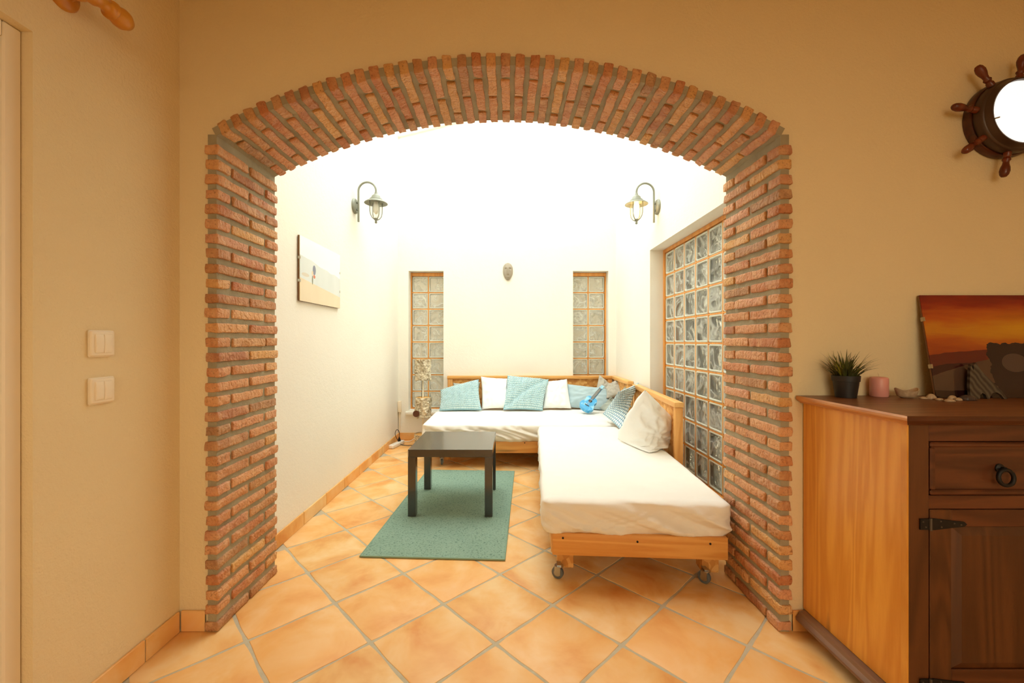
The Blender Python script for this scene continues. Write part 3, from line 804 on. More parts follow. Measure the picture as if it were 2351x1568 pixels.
for s in (-1, 1):
    for k in (0, 1):
        bm = bmesh.new(); lathe(bm, [(.004, 0), (.004, .008), (0, .009)], 10, Matrix.Translation((s * .013, UL * (.905 + .05 * k), 0))); upart('tuning_peg', bm, M_whiteplastic, hd)
for k in range(4):
    x = -.0095 + k * .0063; bm = bmesh.new(); tube(bm, [(x, bl * .32, .007), (x * .9, UL * .87, .008)], .0006, 4); upart('string', bm, M_whiteplastic, uk)

# ------------------------------------------------------------------ coffee table and rug
rug = thing('rug', 'sage green short-pile rug under the black coffee table', 'rug', (-.372, 3.0, 0), math.radians(-2.7))
W, L = .785, 1.525
bm = bmesh.new(); nx, ny = 130, 250; g = {}
for i in range(nx + 1):
    for j in range(ny + 1):
        x, y = (i / nx - .5) * (W - .012), (j / ny - .5) * (L - .012)
        z = .0095 + .0022 * noise.noise(Vector((x * 120, y * 120, 0))) + .0015 * noise.noise(Vector((x * 45, y * 45, 4))) + random.uniform(-.0009, .0009)
        g[i, j] = bm.verts.new((x, y, z))
for i in range(nx):
    for j in range(ny): bm.faces.new((g[i, j], g[i + 1, j], g[i + 1, j + 1], g[i, j + 1]))
part('pile', bm, M_rug, rug, True)
bm = bmesh.new(); box(bm, -W / 2 + .005, W / 2 - .005, -L / 2 + .005, L / 2 - .005, .001, .006); part('backing', bm, M_rug_edge, rug)
for a in ((-W / 2, W / 2, -L / 2, -L / 2 + .009), (-W / 2, W / 2, L / 2 - .009, L / 2), (-W / 2, -W / 2 + .009, -L / 2 + .009, L / 2 - .009), (W / 2 - .009, W / 2, -L / 2 + .009, L / 2 - .009)):
    bm = bmesh.new(); box(bm, *a, .001, .0105, .003, 2); part('binding', bm, M_rug_edge, rug, True, 40)

TS, THT, LG = .555, .452, .051
tab = thing('coffee_table', 'square black-brown coffee table standing on the green rug', 'table', (-.378, 2.755 + TS / 2, .0125), math.radians(-.6))
h = TS / 2; tz = THT - .0125
bm = bmesh.new(); box(bm, -h, h, -h, h, tz - .05, tz, .0015); part('table_top', bm, M_black, tab)
for sx in (-1, 1):
    for sy in (-1, 1):
        bm = bmesh.new(); a, b = sorted((sx * h, sx * (h - LG))); c, d = sorted((sy * h, sy * (h - LG))); box(bm, a, b, c, d, 0, tz - .0505, .001); part('leg', bm, M_black, tab)
bm = bmesh.new(); box(bm, -h - .0006, -h + .004, -h - .0006, -h + .003, tz - .046, tz - .006); part('worn_corner', bm, plain('raw_chipboard', (176, 160, 136), .8), tab, label='chipped corner edge showing pale chipboard')

# ------------------------------------------------------------------ wall lanterns
def lantern(loc, s, lit, label):
    t = thing('wall_lantern', label, 'wall lamp', loc, 0)
    def X(x): return s * x
    bm = bmesh.new(); lathe(bm, [(.064, 0), (.064, .010), (.058, .018), (.05, .021), (0, .022)], 28, Matrix.Rotation(s * PI / 2, 4, 'Y')); pl = part('wall_plate', bm, M_iron, t, True, 40)
    for z in (.03, -.03):
        bm = bmesh.new(); tube(bm, [(X(.02), 0, z), (X(.036), 0, z)], .009, 10); part('standoff', bm, M_iron, pl, True, 40)
    pts = [(X(.036), 0, -.132)] + [(X(.036), 0, -.132 + .26 * k / 6) for k in range(1, 7)]
    R = .074
    pts += [(X(.036 + R - R * math.cos(a)), 0, .128 + R * math.sin(a)) for a in [PI * k / 16 for k in range(1, 17)]] + [(X(.184), 0, .098)]
    bm = bmesh.new(); tube(bm, pts, .0085, 10); part('arm', bm, M_iron, t, True, 50)
    m = Matrix.Translation((X(.184), 0, 0))
    bm = bmesh.new(); lathe(bm, [(.010, .118), (.015, .10), (.020, .097), (.034, .085), (.040, .066), (.052, .060), (.056, .052), (.056, .048), (.072, .042), (.094, .026), (.096, .022), (.093, .021), (.070, .036), (.055, .038), (0, .038)], 32, m, False); part('cap', bm, M_iron, t, True, 35)
    bm = bmesh.new(); lathe(bm, [(.046, .037), (.048, .0), (.047, -.045), (.040, -.078), (.024, -.100), (.012, -.106)], 28, m, False); part('glass', bm, M_lampglass, t, True)
    for k in range(4):
        a = PI / 4 + k * PI / 2; bm = bmesh.new()
        tube(bm, [(X(.184) + r * math.cos(a), r * math.sin(a), z) for r, z in ((.056, .036), (.057, 0), (.056, -.05), (.050, -.08), (.034, -.103), (.013, -.116))], .0035, 6); part('cage_bar', bm, M_iron, t, True)
    bm = bmesh.new(); lathe(bm, [(.015, -.102), (.017, -.108), (.010, -.122), (.007, -.127), (.011, -.135), (.008, -.144), (0, -.147)], 14, m); part('finial', bm, M_iron, t, True)
    bm = bmesh.new(); lathe(bm, [(.014, .036), (.020, .02), (.024, -.02), (.022, -.05), (.010, -.066), (0, -.068)], 16, m, False)
    part('bulb', bm, emit('warm_bulb', (1.0, .62, .25), 14) if lit else plain('opal_bulb', (246, 246, 240), .3), t, True)
lantern((XLA, 3.55, 2.302), 1, False, 'grey wall lantern with pale clear glass above the beach picture')
lantern((XR, 3.575, 2.302), -1, True, 'grey wall lantern with glowing amber bulb above the tall glass-block window')

# ------------------------------------------------------------------ pictures
def ell(m, x, y, cx, cy, rx, ry, soft=.15):
    dx = m.math('DIVIDE', m.math('SUBTRACT', x, cx), rx); dy = m.math('DIVIDE', m.math('SUBTRACT', y, cy), ry)
    r = m.math('ADD', m.math('MULTIPLY', dx, dx), m.math('MULTIPLY', dy, dy))
    return m.ramp(r, [(max(0, 1 - soft) / 2, (1, 1, 1, 1)), ((1 + soft) / 2, (0, 0, 0, 1))]) if False else m.math('LESS_THAN', r, 1.0)
def beach_mat():     # local y along the wall (0..0.6), z up (0..0.4)
    m = NT('beach_photo'); sp = m.node('ShaderNodeSeparateXYZ', {0: m.coords()}); x, z = sp.outputs[1], sp.outputs[2]
    nz = m.noise(m.coords(scale=(1, 1, .3)), 9, 3)
    horizon = m.math('ADD', m.math('SUBTRACT', .27, m.math('MULTIPLY', x, .10)), m.math('MULTIPLY', nz, .03))
    c = m.mix(m.math('LESS_THAN', z, horizon), lin((248, 250, 250)), m.mix(nz, lin((206, 214, 214)), lin((224, 230, 228))))
    c = m.mix(m.math('LESS_THAN', z, m.math('SUBTRACT', .145, m.math('MULTIPLY', x, .10))), c, m.mix(nz, lin((226, 206, 172)), lin((236, 220, 190))))
    for cx, cz, rx, rz, col in ((.19, .218, .022, .032, (120, 126, 150)), (.19, .175, .016, .012, (206, 120, 90)), (.165, .15, .008, .03, (120, 120, 96)), (.165, .195, .012, .016, (228, 206, 176)), (.07, .17, .05, .012, (214, 206, 190))):
        c = m.mix(ell(m, x, z, cx, cz, rx, rz), c, lin(col))
    m.P(Base_Color=c, Roughness=.12); return m.m
M_clip = plain('steel_clip', (190, 184, 170), .3, 1.0); M_back = plain('brown_hardboard', (120, 84, 50), .8)
bp = thing('picture', 'frameless beach photograph in clips on the white alcove wall', 'picture', (XLA, 2.59, 1.412))
PW, PH = .615, .405
bm = bmesh.new(); box(bm, .004, .014, 0, PW, 0, PH); part('backing_board', bm, M_back, bp)
bm = bmesh.new(); box(bm, .014, .018, 0, PW, 0, PH, .0006); part('print', bm, beach_mat(), bp, label='pale print of a person leaping on a beach')
for y in (0, PW):
    for z in (PH * .31, PH * .66):
        bm = bmesh.new(); box(bm, .002, .0195, y - .0015, y + .0015, z - .008, z + .008)
        a, b = (y - .001, y + .008) if y == 0 else (y - .008, y + .001); box(bm, .018, .0195, a, b, z - .008, z + .008); part('clip', bm, M_clip, bp)
def sunset_mat():     # local x along (0..0.6), z up the sheet (0..0.41)
    m = NT('sunset_photo'); co = m.coords(); sp = m.node('ShaderNodeSeparateXYZ', {0: co}); x, z = sp.outputs[0], sp.outputs[2]
    st = m.noise(m.coords(scale=(1.2, 1, 7), rot=(0, .10, 0)), 3.2, 4, .6, .5)
    zz = m.math('ADD', z, m.math('MULTIPLY', m.math('SUBTRACT', st, .5), .14))
    f = m.math('DIVIDE', zz, .41)
    c = m.ramp(f, [(.40, lin((150, 62, 22))), (.52, lin((176, 84, 24))), (.64, lin((196, 124, 30))), (.76, lin((182, 84, 22))), (.90, lin((140, 38, 14))), (1, lin((112, 22, 14)))])
    glow = m.math('MULTIPLY', m.math('SUBTRACT', 1.0, m.math('MULTIPLY', m.math('ABSOLUTE', m.math('SUBTRACT', x, .42)), 3.0), clamp=True), .5)
    c = m.mix(m.math('MULTIPLY', glow, m.math('SUBTRACT', 1.0, m.math('MULTIPLY', m.math('ABSOLUTE', m.math('SUBTRACT', z, .27)), 12.0), clamp=True)), c, lin((226, 176, 20)))
    n1 = m.noise(co, 5, 3); w = m.math('MULTIPLY', m.math('SUBTRACT', n1, .5), .05)
    h1 = m.math('ADD', m.math('ADD', .165, m.math('MULTIPLY', x, .10)), w)
    c = m.mix(m.math('LESS_THAN', z, h1), c, lin((98, 34, 24)))
    c = m.mix(m.math('LESS_THAN', z, m.math('SUBTRACT', h1, .045)), c, lin((58, 22, 22)))
    h3 = m.math('ADD', m.math('ADD', .085, m.math('MULTIPLY', x, .30)), m.math('MULTIPLY', w, .8))
    c = m.mix(m.math('LESS_THAN', z, h3), c, m.mix(n1, lin((66, 46, 34)), lin((104, 78, 62))))
    rock = m.math('ADD', .211, m.math('MULTIPLY', m.math('SUBTRACT', m.noise(m.coords(scale=(1, 1, .1)), 34, 3), .5), .03))
    inr = m.math('MULTIPLY', m.math('GREATER_THAN', x, m.math('ADD', m.math('SUBTRACT', .235, m.math('MULTIPLY', z, .06)), m.math('MULTIPLY', m.math('SUBTRACT', m.noise(co, 26, 3), .5), .07))), m.math('LESS_THAN', z, rock))
    c = m.mix(inr, c, m.mix(n1, lin((34, 18, 22)), lin((52, 34, 34))))
    c = m.mix(ell(m, x, z, .325, .135, .05, .036), c, lin((82, 64, 58)))
    c = m.mix(m.math('LESS_THAN', z, m.math('ADD', .03, m.math('MULTIPLY', w, .5))), c, lin((44, 22, 20)))
    m.P(Base_Color=c, Roughness=.10); return m.m
sz0 = .9445
sp_ = thing('picture', 'frameless sunset photograph leaning on the wall atop the cabinet', 'picture', (1.635, 1.606, sz0))
tilt = math.atan2(1.672 - 1.606, .40); PLH = .405
def tpart(name, bm, mat, label=None):
    bmesh.ops.transform(bm, matrix=Matrix.Rotation(-tilt, 4, 'X'), verts=bm.verts[:]); return part(name, bm, mat, sp_, label=label)
bm = bmesh.new(); box(bm, 0, .60, .004, .010, 0, PLH)
tpart('backing_board', bm, M_back)
so = bmesh.new(); box(so, 0, .60, 0, .0035, 0, PLH, .0005); pr = put('print', mesh_of('print', so, sunset_mat()), sp_, (0, 0, 0), (-tilt, 0, 0)); pr['label'] = 'print of a red and orange sunset over dark hills'
for z in (PLH * .30, PLH * .76):
    bm = bmesh.new(); box(bm, -.002, 0, -.001, .011, z - .008, z + .008); box(bm, -.002, .004, -.0016, -.0002, z - .008, z + .008); tpart('clip', bm, M_clip)

# ------------------------------------------------------------------ carved mask on the back wall
def mask():
    bm = bmesh.new(); n = 40; g = {}; Wm, Hm = .058, .103
    for i in range(n + 1):
        for j in range(n + 1):
            u, v = 2 * i / n - 1, 2 * j / n - 1
            w = Wm * (1 - .45 * max(0, -v) ** 1.6) * math.sqrt(max(0, 1 - abs(v) ** 3.2)) + .0001
            x, z = u * w, v * Hm
            d = .042 * math.sqrt(max(0, 1 - u * u)) * math.sqrt(max(0, 1 - .8 * v * v))
            X, Z = x / Wm, v
            d += .016 * math.exp(-(X / .13) ** 2) * (1 if -.25 < Z < .35 else math.exp(-((min(abs(Z + .25), abs(Z - .35))) / .08) ** 2))      # nose
            for sx in (-1, 1):
                d -= .010 * math.exp(-((X - sx * .42) / .20) ** 2 - ((Z - .28) / .07) ** 2)
                d += .006 * math.exp(-((X - sx * .42) / .28) ** 2 - ((Z - .44) / .05) ** 2)
            d -= .008 * math.exp(-(X / .30) ** 2 - ((Z + .48 - .10 * X * X) / .035) ** 2)
            d += .005 * math.exp(-(X / .28) ** 2 - ((Z + .58) / .05) ** 2)
            g[i, j] = bm.verts.new((x, -max(0.0, d), z))
    for i in range(n):
        for j in range(n): bm.faces.new((g[i, j], g[i + 1, j], g[i + 1, j + 1], g[i, j + 1]))
    rim = [g[i, 0] for i in range(n + 1)] + [g[n, j] for j in range(1, n + 1)] + [g[i, n] for i in range(n - 1, -1, -1)] + [g[0, j] for j in range(n - 1, 0, -1)]
    bm.faces.new(rim[::-1])
    bmesh.ops.translate(bm, vec=(-.005, YB - .001, 1.984), verts=bm.verts[:])
    m = NT('grey_carved_wood'); nz = m.noise(m.coords(scale=(1, 1, .3)), 40, 4); m.P(Base_Color=m.mix(nz, lin((140, 128, 110)), lin((178, 168, 150))), Roughness=.75); m.bump(nz, .3, .003)
    solo('mask', bm, m.m, 'small grey carved wooden face mask on the back wall', 'mask', None, True)
mask()

# ------------------------------------------------------------------ cork lamp, power strip, cables, junction box
M_cork = NT('cork_bark'); _v = M_cork.coords(); _n = M_cork.noise(_v, 18, 5, .7); _vo = M_cork.node('ShaderNodeTexVoronoi', {'Vector': _v, 'Scale': 40.0})
M_cork.P(Base_Color=M_cork.mix(M_cork.ramp(_n, [(.34, (0, 0, 0, 1)), (.56, (1, 1, 1, 1))]), lin((150, 132, 100)), lin((234, 222, 194))), Roughness=.95); M_cork.bump(M_cork.math('ADD', _n, _vo.outputs['Distance']), .9, .02); M_cork = M_cork.m
M_corkcut = plain('cut_cork', (226, 176, 104), .9)
CLX, CLY = -.945, 4.66
lampc = thing('cork_lamp', 'floor lamp of rough cork bark pieces on a thin pole by the window', 'lamp', (CLX, CLY, 0))
def cork(name, z0, z1, r, seed, parent, hole=None):
    bm = bmesh.new(); seg, nz = 64, 34; o = Vector((seed, seed * 2, 0)); rings = []
    for j in range(nz + 1):
        z = z0 + (z1 - z0) * j / nz; ring = []
        for k in range(seg):
            a = 2 * PI * k / seg; p = Vector((math.cos(a), math.sin(a), z * 5))
            d = .16 * noise.noise(p * 1.6 + o) + .15 * abs(noise.noise(Vector((math.cos(a) * 4, math.sin(a) * 4, z * 14)) + o)) + .09 * noise.noise(Vector((math.cos(a) * 9, math.sin(a) * 9, z * 50)) + o)
            rr = r * (.90 + d)
            zz = z + (.03 * noise.noise(Vector((math.cos(a) * 2, math.sin(a) * 2, 0)) + o) if j == 0 else 0)
            ring.append(bm.verts.new((rr * math.cos(a), rr * math.sin(a), zz)))
        rings.append(ring)
    for a, b in zip(rings, rings[1:]):
        for k in range(seg): bm.faces.new((a[k], a[(k + 1) % seg], b[(k + 1) % seg], b[k]))
    bm.faces.new(rings[0][::-1])
    o1 = part(name, bm, M_cork, parent, True)
    bm = bmesh.new(); lathe(bm, [(0, z1 - .004), (r * .86, z1 - .004), (r * .86, z1 - .012)], 28, None, False); part('cut_face', bm, M_corkcut, o1)
    return o1
cork('cork_shade', .735, .965, .094, 3, lampc)
lo_ = cork('cork_block', .322, .545, .088, 8, lampc)
cork('cork_foot', .012, .14, .10, 12, lampc)
bm = bmesh.new(); lathe(bm, [(.034, 0), (.036, .012), (.026, .012)], 20, Matrix.Translation((-.055, -.085, .375)) @ Matrix.Rotation(PI / 2, 4, 'X'), True); part('knot_hole', bm, plain('cork_hollow', (92, 52, 30), .9), lo_)
bm = bmesh.new(); tube(bm, [(0, 0, .01), (0, 0, .80)], .007, 10); part('pole', bm, plain('ivory_rod', (240, 230, 204), .5), lampc, True)
bm = bmesh.new(); tube(bm, [(-.016, -.004, .54), (-.013, -.006, .64), (-.012, -.004, .75)], .0026, 6); part('lamp_wire', bm, M_black_iron, lampc)
bm = bmesh.new(); lathe(bm, [(.11, 0), (.11, .010), (.10, .014)], 28); part('base_plate', bm, M_corkcut, lampc)

def spline(pts, n=10):
    pts = [Vector(p) for p in pts]; out = []
    for i in range(len(pts) - 1):
        p0, p1, p2, p3 = pts[max(0, i - 1)], pts[i], pts[i + 1], pts[min(len(pts) - 1, i + 2)]
        for k in range(n):
            t = k / n; out.append(.5 * ((2 * p1) + (p2 - p0) * t + (2 * p0 - 5 * p1 + 4 * p2 - p3) * t * t + (3 * p1 - p0 - 3 * p2 + p3) * t ** 3))
    return out + [pts[-1]]
st = thing('power_strip', 'white power strip lying by the skirting of the alcove', 'power strip', (-1.235, 4.66, 0), math.radians(-14))
bm = bmesh.new(); box(bm, -.028, .028, -.13, .13, .002, .042, .008, 3); part('body', bm, M_whiteplastic, st, True, 40)
for y in (-.08, -.02, .04):
    bm = bmesh.new(); lathe(bm, [(.018, .0425), (.018, .0435), (.013, .0436), (0, .0436)], 18, Matrix.Translation((0, y, 0)), False); s_ = part('socket', bm, M_plastic, st)
    for sx in (-.006, .006):
        bm = bmesh.new(); lathe(bm, [(.0025, .0437), (0, .0439)], 8, Matrix.Translation((sx, y, 0)), False); part('pin_hole', bm, M_black_iron, s_)
pc = thing('power_cable', 'black plug and cable running from the power strip to the cork lamp', 'cable', (-1.222, 4.715, .0445))
bm = bmesh.new(); lathe(bm, [(.016, 0), (.018, .004), (.014, .022), (.007, .04), (.005, .05)], 14); part('plug', bm, M_black_iron, pc, True, 40)
bm = bmesh.new(); tube(bm, spline([(0, 0, .045), (0, 0, .10), (-.03, .01, .125), (-.045, .0, .07), (.02, -.03, -.025), (.09, -.04, -.0385), (.13, -.038, -.0385), (.16, -.035, -.0385)]), .0032, 8); part('cord', bm, M_black_iron, pc, True)
bm = bmesh.new(); tube(bm, spline([(-1.20, 4.785, .02), (-1.185, 4.83, .012), (-1.13, 4.86, .012), (-1.05, 4.89, .06), (-.96, 4.93, .10), (-.80, 4.955, .11)]), .0042, 8)
solo('extension_lead', bm, M_whiteplastic, 'white extension lead rising from the power strip towards the back wall', 'cable', None, True)
jb = thing('junction_box', 'small ivory junction box with conduit in the far left alcove corner', 'junction box', (XLA + .012, YB - .032, .085))
bm = bmesh.new(); box(bm, -.010, .028, -.012, .031, .245, .375, .004, 2); part('box', bm, M_plastic, jb, True, 40)
bm = bmesh.new(); box(bm, -.002, .013, .014, .031, 0, .244, .002); part('conduit', bm, M_plastic, jb)

# ------------------------------------------------------------------ near left wall: switches and curtain rod
def switch(y, z, label):
    t = thing('light_switch', label, 'light switch', (XL, y, z), 0, 'ivory light switches')
    bm = rbox((.012, .086, .086), (2, 6, 6), .005); bmesh.ops.translate(bm, vec=(.006, 0, 0), verts=bm.verts[:])
    for v in bm.verts:
        if v.co.x > .006: v.co.y *= .93; v.co.z *= .93
    part('cover_plate', bm, M_plastic, t, True, 50)
    for s in (-1, 1):
        bm = rbox((.010, .0275, .060), (2, 3, 6), .002)
        for v in bm.verts:
            if v.co.x > 0: v.co.x += .0025 * (1 - (v.co.z / .03) ** 2) - .001
        bmesh.ops.translate(bm, vec=(.0105, s * .0141, 0), verts=bm.verts[:]); part('rocker', bm, M_plastic, t, True, 50)
switch(1.36, 1.153, 'ivory double light switch, upper of two on the cream wall')
switch(1.36, 1.002, 'ivory double light switch, lower of two on the cream wall')
M_turned = wood('turned_honey_wood', (214, 150, 50), (190, 118, 30), 'Y', 6, .3, False)
RX, RZ, RY = -1.235, 2.19, 1.262
cr = thing('curtain_rod', 'turned honey-coloured wooden curtain rod with finial above the door recess', 'curtain rod', (XL, RY, RZ))
mY = Matrix.Translation((RX, 0, RZ)) @ Matrix.Rotation(-PI / 2, 4, 'X')
bm = bmesh.new(); lathe(bm, [(.019, .15), (.019, 1.222)], 20, mY); part('rod', bm, M_turned, cr, True, 40, world=True)
bm = bmesh.new(); lathe(bm, [(.019, 1.222), (.024, 1.226), (.026, 1.245), (.025, 1.262), (.018, 1.274), (.017, 1.292), (.021, 1.299), (.028, 1.303), (.029, 1.310), (.025, 1.314), (.027, 1.323), (.031, 1.336), (.030, 1.352), (.020, 1.369), (0, 1.374)], 24, mY, False); part('finial', bm, M_turned, cr, True, 50, world=True)
bm = bmesh.new(); lathe(bm, [(.045, 0), (.046, .008), (.040, .016), (.020, .020), (.016, .034), (.020, .055), (.018, .084)], 26, Matrix.Translation((XL, RY - .02, RZ - .003)) @ Matrix.Rotation(PI / 2, 4, 'Y')); part('bracket', bm, M_turned, cr, True, 45, world=True)
bm = bmesh.new(); lathe(bm, [(.0192, -.012), (.026, -.008), (.026, .008), (.0192, .012)], 20, Matrix.Translation((RX, RY - .02, RZ)) @ Matrix.Rotation(-PI / 2, 4, 'X'), False); part('bracket_ring', bm, M_turned, cr, True, 40, world=True)

# ------------------------------------------------------------------ ship's wheel lamp
wx, wz = 1.971, 2.04
wl = thing('ship_wheel_lamp', 'dark wooden ship wheel wall lamp with round lit white glass', 'wall lamp', (wx, Y1, wz))
mW = Matrix.Translation((0, 0, 0)) @ Matrix.Rotation(PI / 2, 4, 'X')     # lathe axis points to the room (-y)
M_wheel = wood('dark_mahogany', (92, 46, 24), (52, 22, 12), 'X', 8, .3, False); M_wheel2 = plain('bronzed_ring', (70, 52, 40), .35, .3); M_handle = wood('mahogany_handle', (118, 52, 26), (78, 28, 12), 'Z', 6, .25, False)
bm = bmesh.new(); lathe(bm, [(.148, 0), (.151, .006), (.151, .026), (.146, .032), (.100, .032)], 56, mW); part('wheel_rim', bm, M_wheel, wl, True, 40)
bm = bmesh.new(); lathe(bm, [(.142, .032), (.144, .038), (.144, .058), (.140, .066), (.136, .068), (.134, .076), (.128, .084), (.127, .090), (.122, .088), (.122, .034)], 56, mW, False); part('ring', bm, M_wheel2, wl, True, 40)
bm = bmesh.new(); lathe(bm, [(.1215, .076), (.118, .082), (.10, .090), (.06, .098), (0, .101)], 48, mW, False); part('glass', bm, emit('lit_opal_glass', (1.0, .98, .92), .48), wl, True)
for k in range(8):
    a = math.radians(81 + 45 * k); bm = bmesh.new()
    mm = Matrix.Translation((0, -.048, 0)) @ Matrix.Rotation(PI / 2 - a, 4, 'Y')
    lathe(bm, [(.012, .1445), (.012, .158), (.009, .164), (.012, .170), (.013, .174), (.009, .180), (.010, .190), (.014, .204), (.0155, .218), (.013, .232), (.008, .240), (0, .242)], 16, mm); part('spoke_handle', bm, M_handle, wl, True, 50)
for k in range(3):
    a = math.radians(195 + 120 * k); bm = bmesh.new(); r0, r1 = .110, .126
    tube(bm, [(r1 * math.cos(a), -.091, r1 * math.sin(a)), (r0 * math.cos(a), -.0925, r0 * math.sin(a))], .003, 8); part('glass_clip', bm, M_chrome, wl)

# ------------------------------------------------------------------ cabinet
CX0, CX1, CY0, CY1, CZ0, CZ1 = 1.179, 2.22, 1.242, 1.685, .092, .914
cab = thing('cabinet', 'stained pine sideboard with honey-coloured side, drawers and hinged doors', 'cabinet', (CX0, CY0, 0))
def cpart(name, x0, x1, y0, y1, z0, z1, mat, bev=.0015, parent=None, label=None):
    bm = bmesh.new(); box(bm, x0 - CX0, x1 - CX0, y0 - CY0, y1 - CY0, z0, z1, bev); return part(name, bm, mat, parent or cab, label=label)
cpart('side_panel', CX0 + .002, CX0 + .022, CY0 + .022, CY1, CZ0, CZ1, M_cab_side, label='honey-coloured pine side panel with knots')
cpart('side_panel', CX1 - .02, CX1, CY0 + .022, CY1, CZ0, CZ1, M_cab_side)
cpart('back_panel', CX0 + .023, CX1 - .021, CY1 - .01, CY1, CZ0, CZ1, M_cab)
cpart('carcass', CX0 + .023, CX1 - .021, CY0 + .03, CY1 - .011, CZ0, CZ0 + .02, M_cab)
st_x = [(CX0, 1.242), (1.668, 1.731), (2.157, CX1)]
cpart('side_edge', CX0 - .0012, CX0 + .0038, CY0 + .0005, CY0 + .0215, CZ0, CZ1, M_cab_side, .0008)
for a, b in ((CX0 + .004, 1.242), st_x[1], st_x[2]): cpart('stile', a, b, CY0, CY0 + .021, CZ0, CZ1, M_cab)
for a, b in ((1.2422, 1.6678), (1.7312, 2.1568)):
    cpart('rail', a, b, CY0, CY0 + .021, .865, CZ1, M_cab_x); cpart('rail', a, b, CY0, CY0 + .021, .6655, .7055, M_cab_x); cpart('rail', a, b, CY0, CY0 + .021, CZ0, .13, M_cab_x)
    # drawer with raised rim
    dr = cpart('drawer', a + .002, b - .002, CY0 + .006, CY0 + .3, .7075, .8625, M_cab_x)
    for q in ((a + .002, b - .002, .7075, .722), (a + .002, b - .002, .848, .8625), (a + .002, a + .018, .7222, .8478), (b - .018, b - .002, .7222, .8478)):
        cpart('rim', q[0], q[1], CY0 - .004, CY0 + .0058, q[2], q[3], M_cab_x, .004, dr)
    xc = (a + b) / 2
    bm = bmesh.new(); pts = [(.0225 * math.sin(t), 0, .0225 * math.cos(t)) for t in [2 * PI * k / 24 for k in range(25)]]
    tube(bm, [(p[0] + xc - CX0, -.0105 - .002 * (1 - p[2] / .0225), p[2] + .762) for p in pts], .0055, 8, False); rp = part('ring_pull', bm, M_black_iron, dr, True)
    bm = bmesh.new(); lathe(bm, [(.013, 0), (.013, .004), (.006, .008), (.007, .017), (0, .020)], 14, Matrix.Translation((xc - CX0, .006, .785)) @ Matrix.Rotation(PI / 2, 4, 'X')); part('pull_mount', bm, M_black_iron, rp, True, 40)
    # door with raised bevelled panel
    z0, z1 = .132, .6635
    door = cpart('door', a + .066, b - .066, CY0 + .004, CY0 + .018, z0 + .06, z1 - .05, M_cab)
    for q, mt in (((a + .002, a + .0655, z0, z1), M_cab), ((b - .0655, b - .002, z0, z1), M_cab), ((a + .0657, b - .0657, z1 - .05, z1), M_cab_x), ((a + .0657, b - .0657, z0, z0 + .06), M_cab_x)):
        cpart('door_frame', q[0], q[1], CY0 - .001, CY0 + .019, q[2], q[3], mt, .0015, door)
    bm = bmesh.new(); x0, x1, zz0, zz1 = a + .068 - CX0, b - .068 - CX0, z0 + .062, z1 - .052; e = .022
    lo = [bm.verts.new(p) for p in ((x0, .0035, zz0), (x1, .0035, zz0), (x1, .0035, zz1), (x0, .0035, zz1))]
    hi = [bm.verts.new(p) for p in ((x0 + e, -.006, zz0 + e), (x1 - e, -.006, zz0 + e), (x1 - e, -.006, zz1 - e), (x0 + e, -.006, zz1 - e))]
    bm.faces.new(hi); bm.faces.new(lo[::-1])
    for i in range(4): bm.faces.new((lo[i], lo[(i + 1) % 4], hi[(i + 1) % 4], hi[i]))
    part('raised_panel', bm, M_cab, door)
    left = a < 1.5
    for zc in (.622, .150):
        bm = bmesh.new(); hx = a if left else b; s = 1 if left else -1
        pr_ = [(-.030, -.016), (-.004, -.016), (.012, -.017), (.060, -.011), (.100, -.007), (.108, 0), (.100, .007), (.060, .011), (.012, .017), (-.004, .016), (-.030, .016)]
        f = [bm.verts.new((hx - CX0 + s * p[0], -.0045, zc + p[1])) for p in pr_]; bk = [bm.verts.new((hx - CX0 + s * p[0], -.0012, zc + p[1])) for p in pr_]
        bm.faces.new(f); bm.faces.new(bk[::-1])
        for i in range(len(f)): j = (i + 1) % len(f); bm.faces.new((f[i], f[j], bk[j], bk[i]))
        hg = part('hinge', bm, M_black_iron, door)
        bm = bmesh.new(); tube(bm, [(hx - CX0, -.005, zc - .018), (hx - CX0, -.005, zc + .018)], .0035, 8); part('hinge_pin', bm, plain('worn_iron', (92, 84, 76), .4, .6) if 'worn_iron' not in bpy.data.materials else bpy.data.materials['worn_iron'], hg)
        bm = bmesh.new()
        for p in ((-.022, .008), (-.014, -.008), (.03, .009), (.032, -.008), (.07, .003), (.09, -.001)):
            lathe(bm, [(.0026, 0), (.0018, .0016), (0, .002)], 8, Matrix.Translation((hx - CX0 + s * p[0], -.0044, zc + p[1])) @ Matrix.Rotation(PI / 2, 4, 'X'), False)
        part('rivets', bm, bpy.data.materials['worn_iron'], hg)
# moulded top
bm = bmesh.new()
prof = [(.0, .915), (.010, .915), (.014, .920), (.022, .924), (.028, .931), (.029, .938), (.025, .944)]
loops = []
for o_, z in prof:
    loops.append([bm.verts.new(p) for p in ((-o_, -o_, z), (CX1 - CX0 + o_, -o_, z), (CX1 - CX0 + o_, CY1 - CY0 - .001, z), (-o_, CY1 - CY0 - .001, z))])
bm.faces.new(loops[0][::-1]); tf = bm.faces.new(loops[-1])
for a, b in zip(loops, loops[1:]):
    for i in range(4): bm.faces.new((a[i], a[(i + 1) % 4], b[(i + 1) % 4], b[i]))
for f in bm.faces: f.material_index = 0 if f is tf else (1 if abs(f.calc_center_median().x) < .04 and f.calc_center_median().y > .05 else 2)
part('top', bm, [M_cab_top, M_cab_edge, M_cab_x], cab)
bm = bmesh.new(); prof = [(.0, .055), (.036, .055), (.036, .066), (.026, .078), (.022, .090), (.0, .0915)]; loops = []
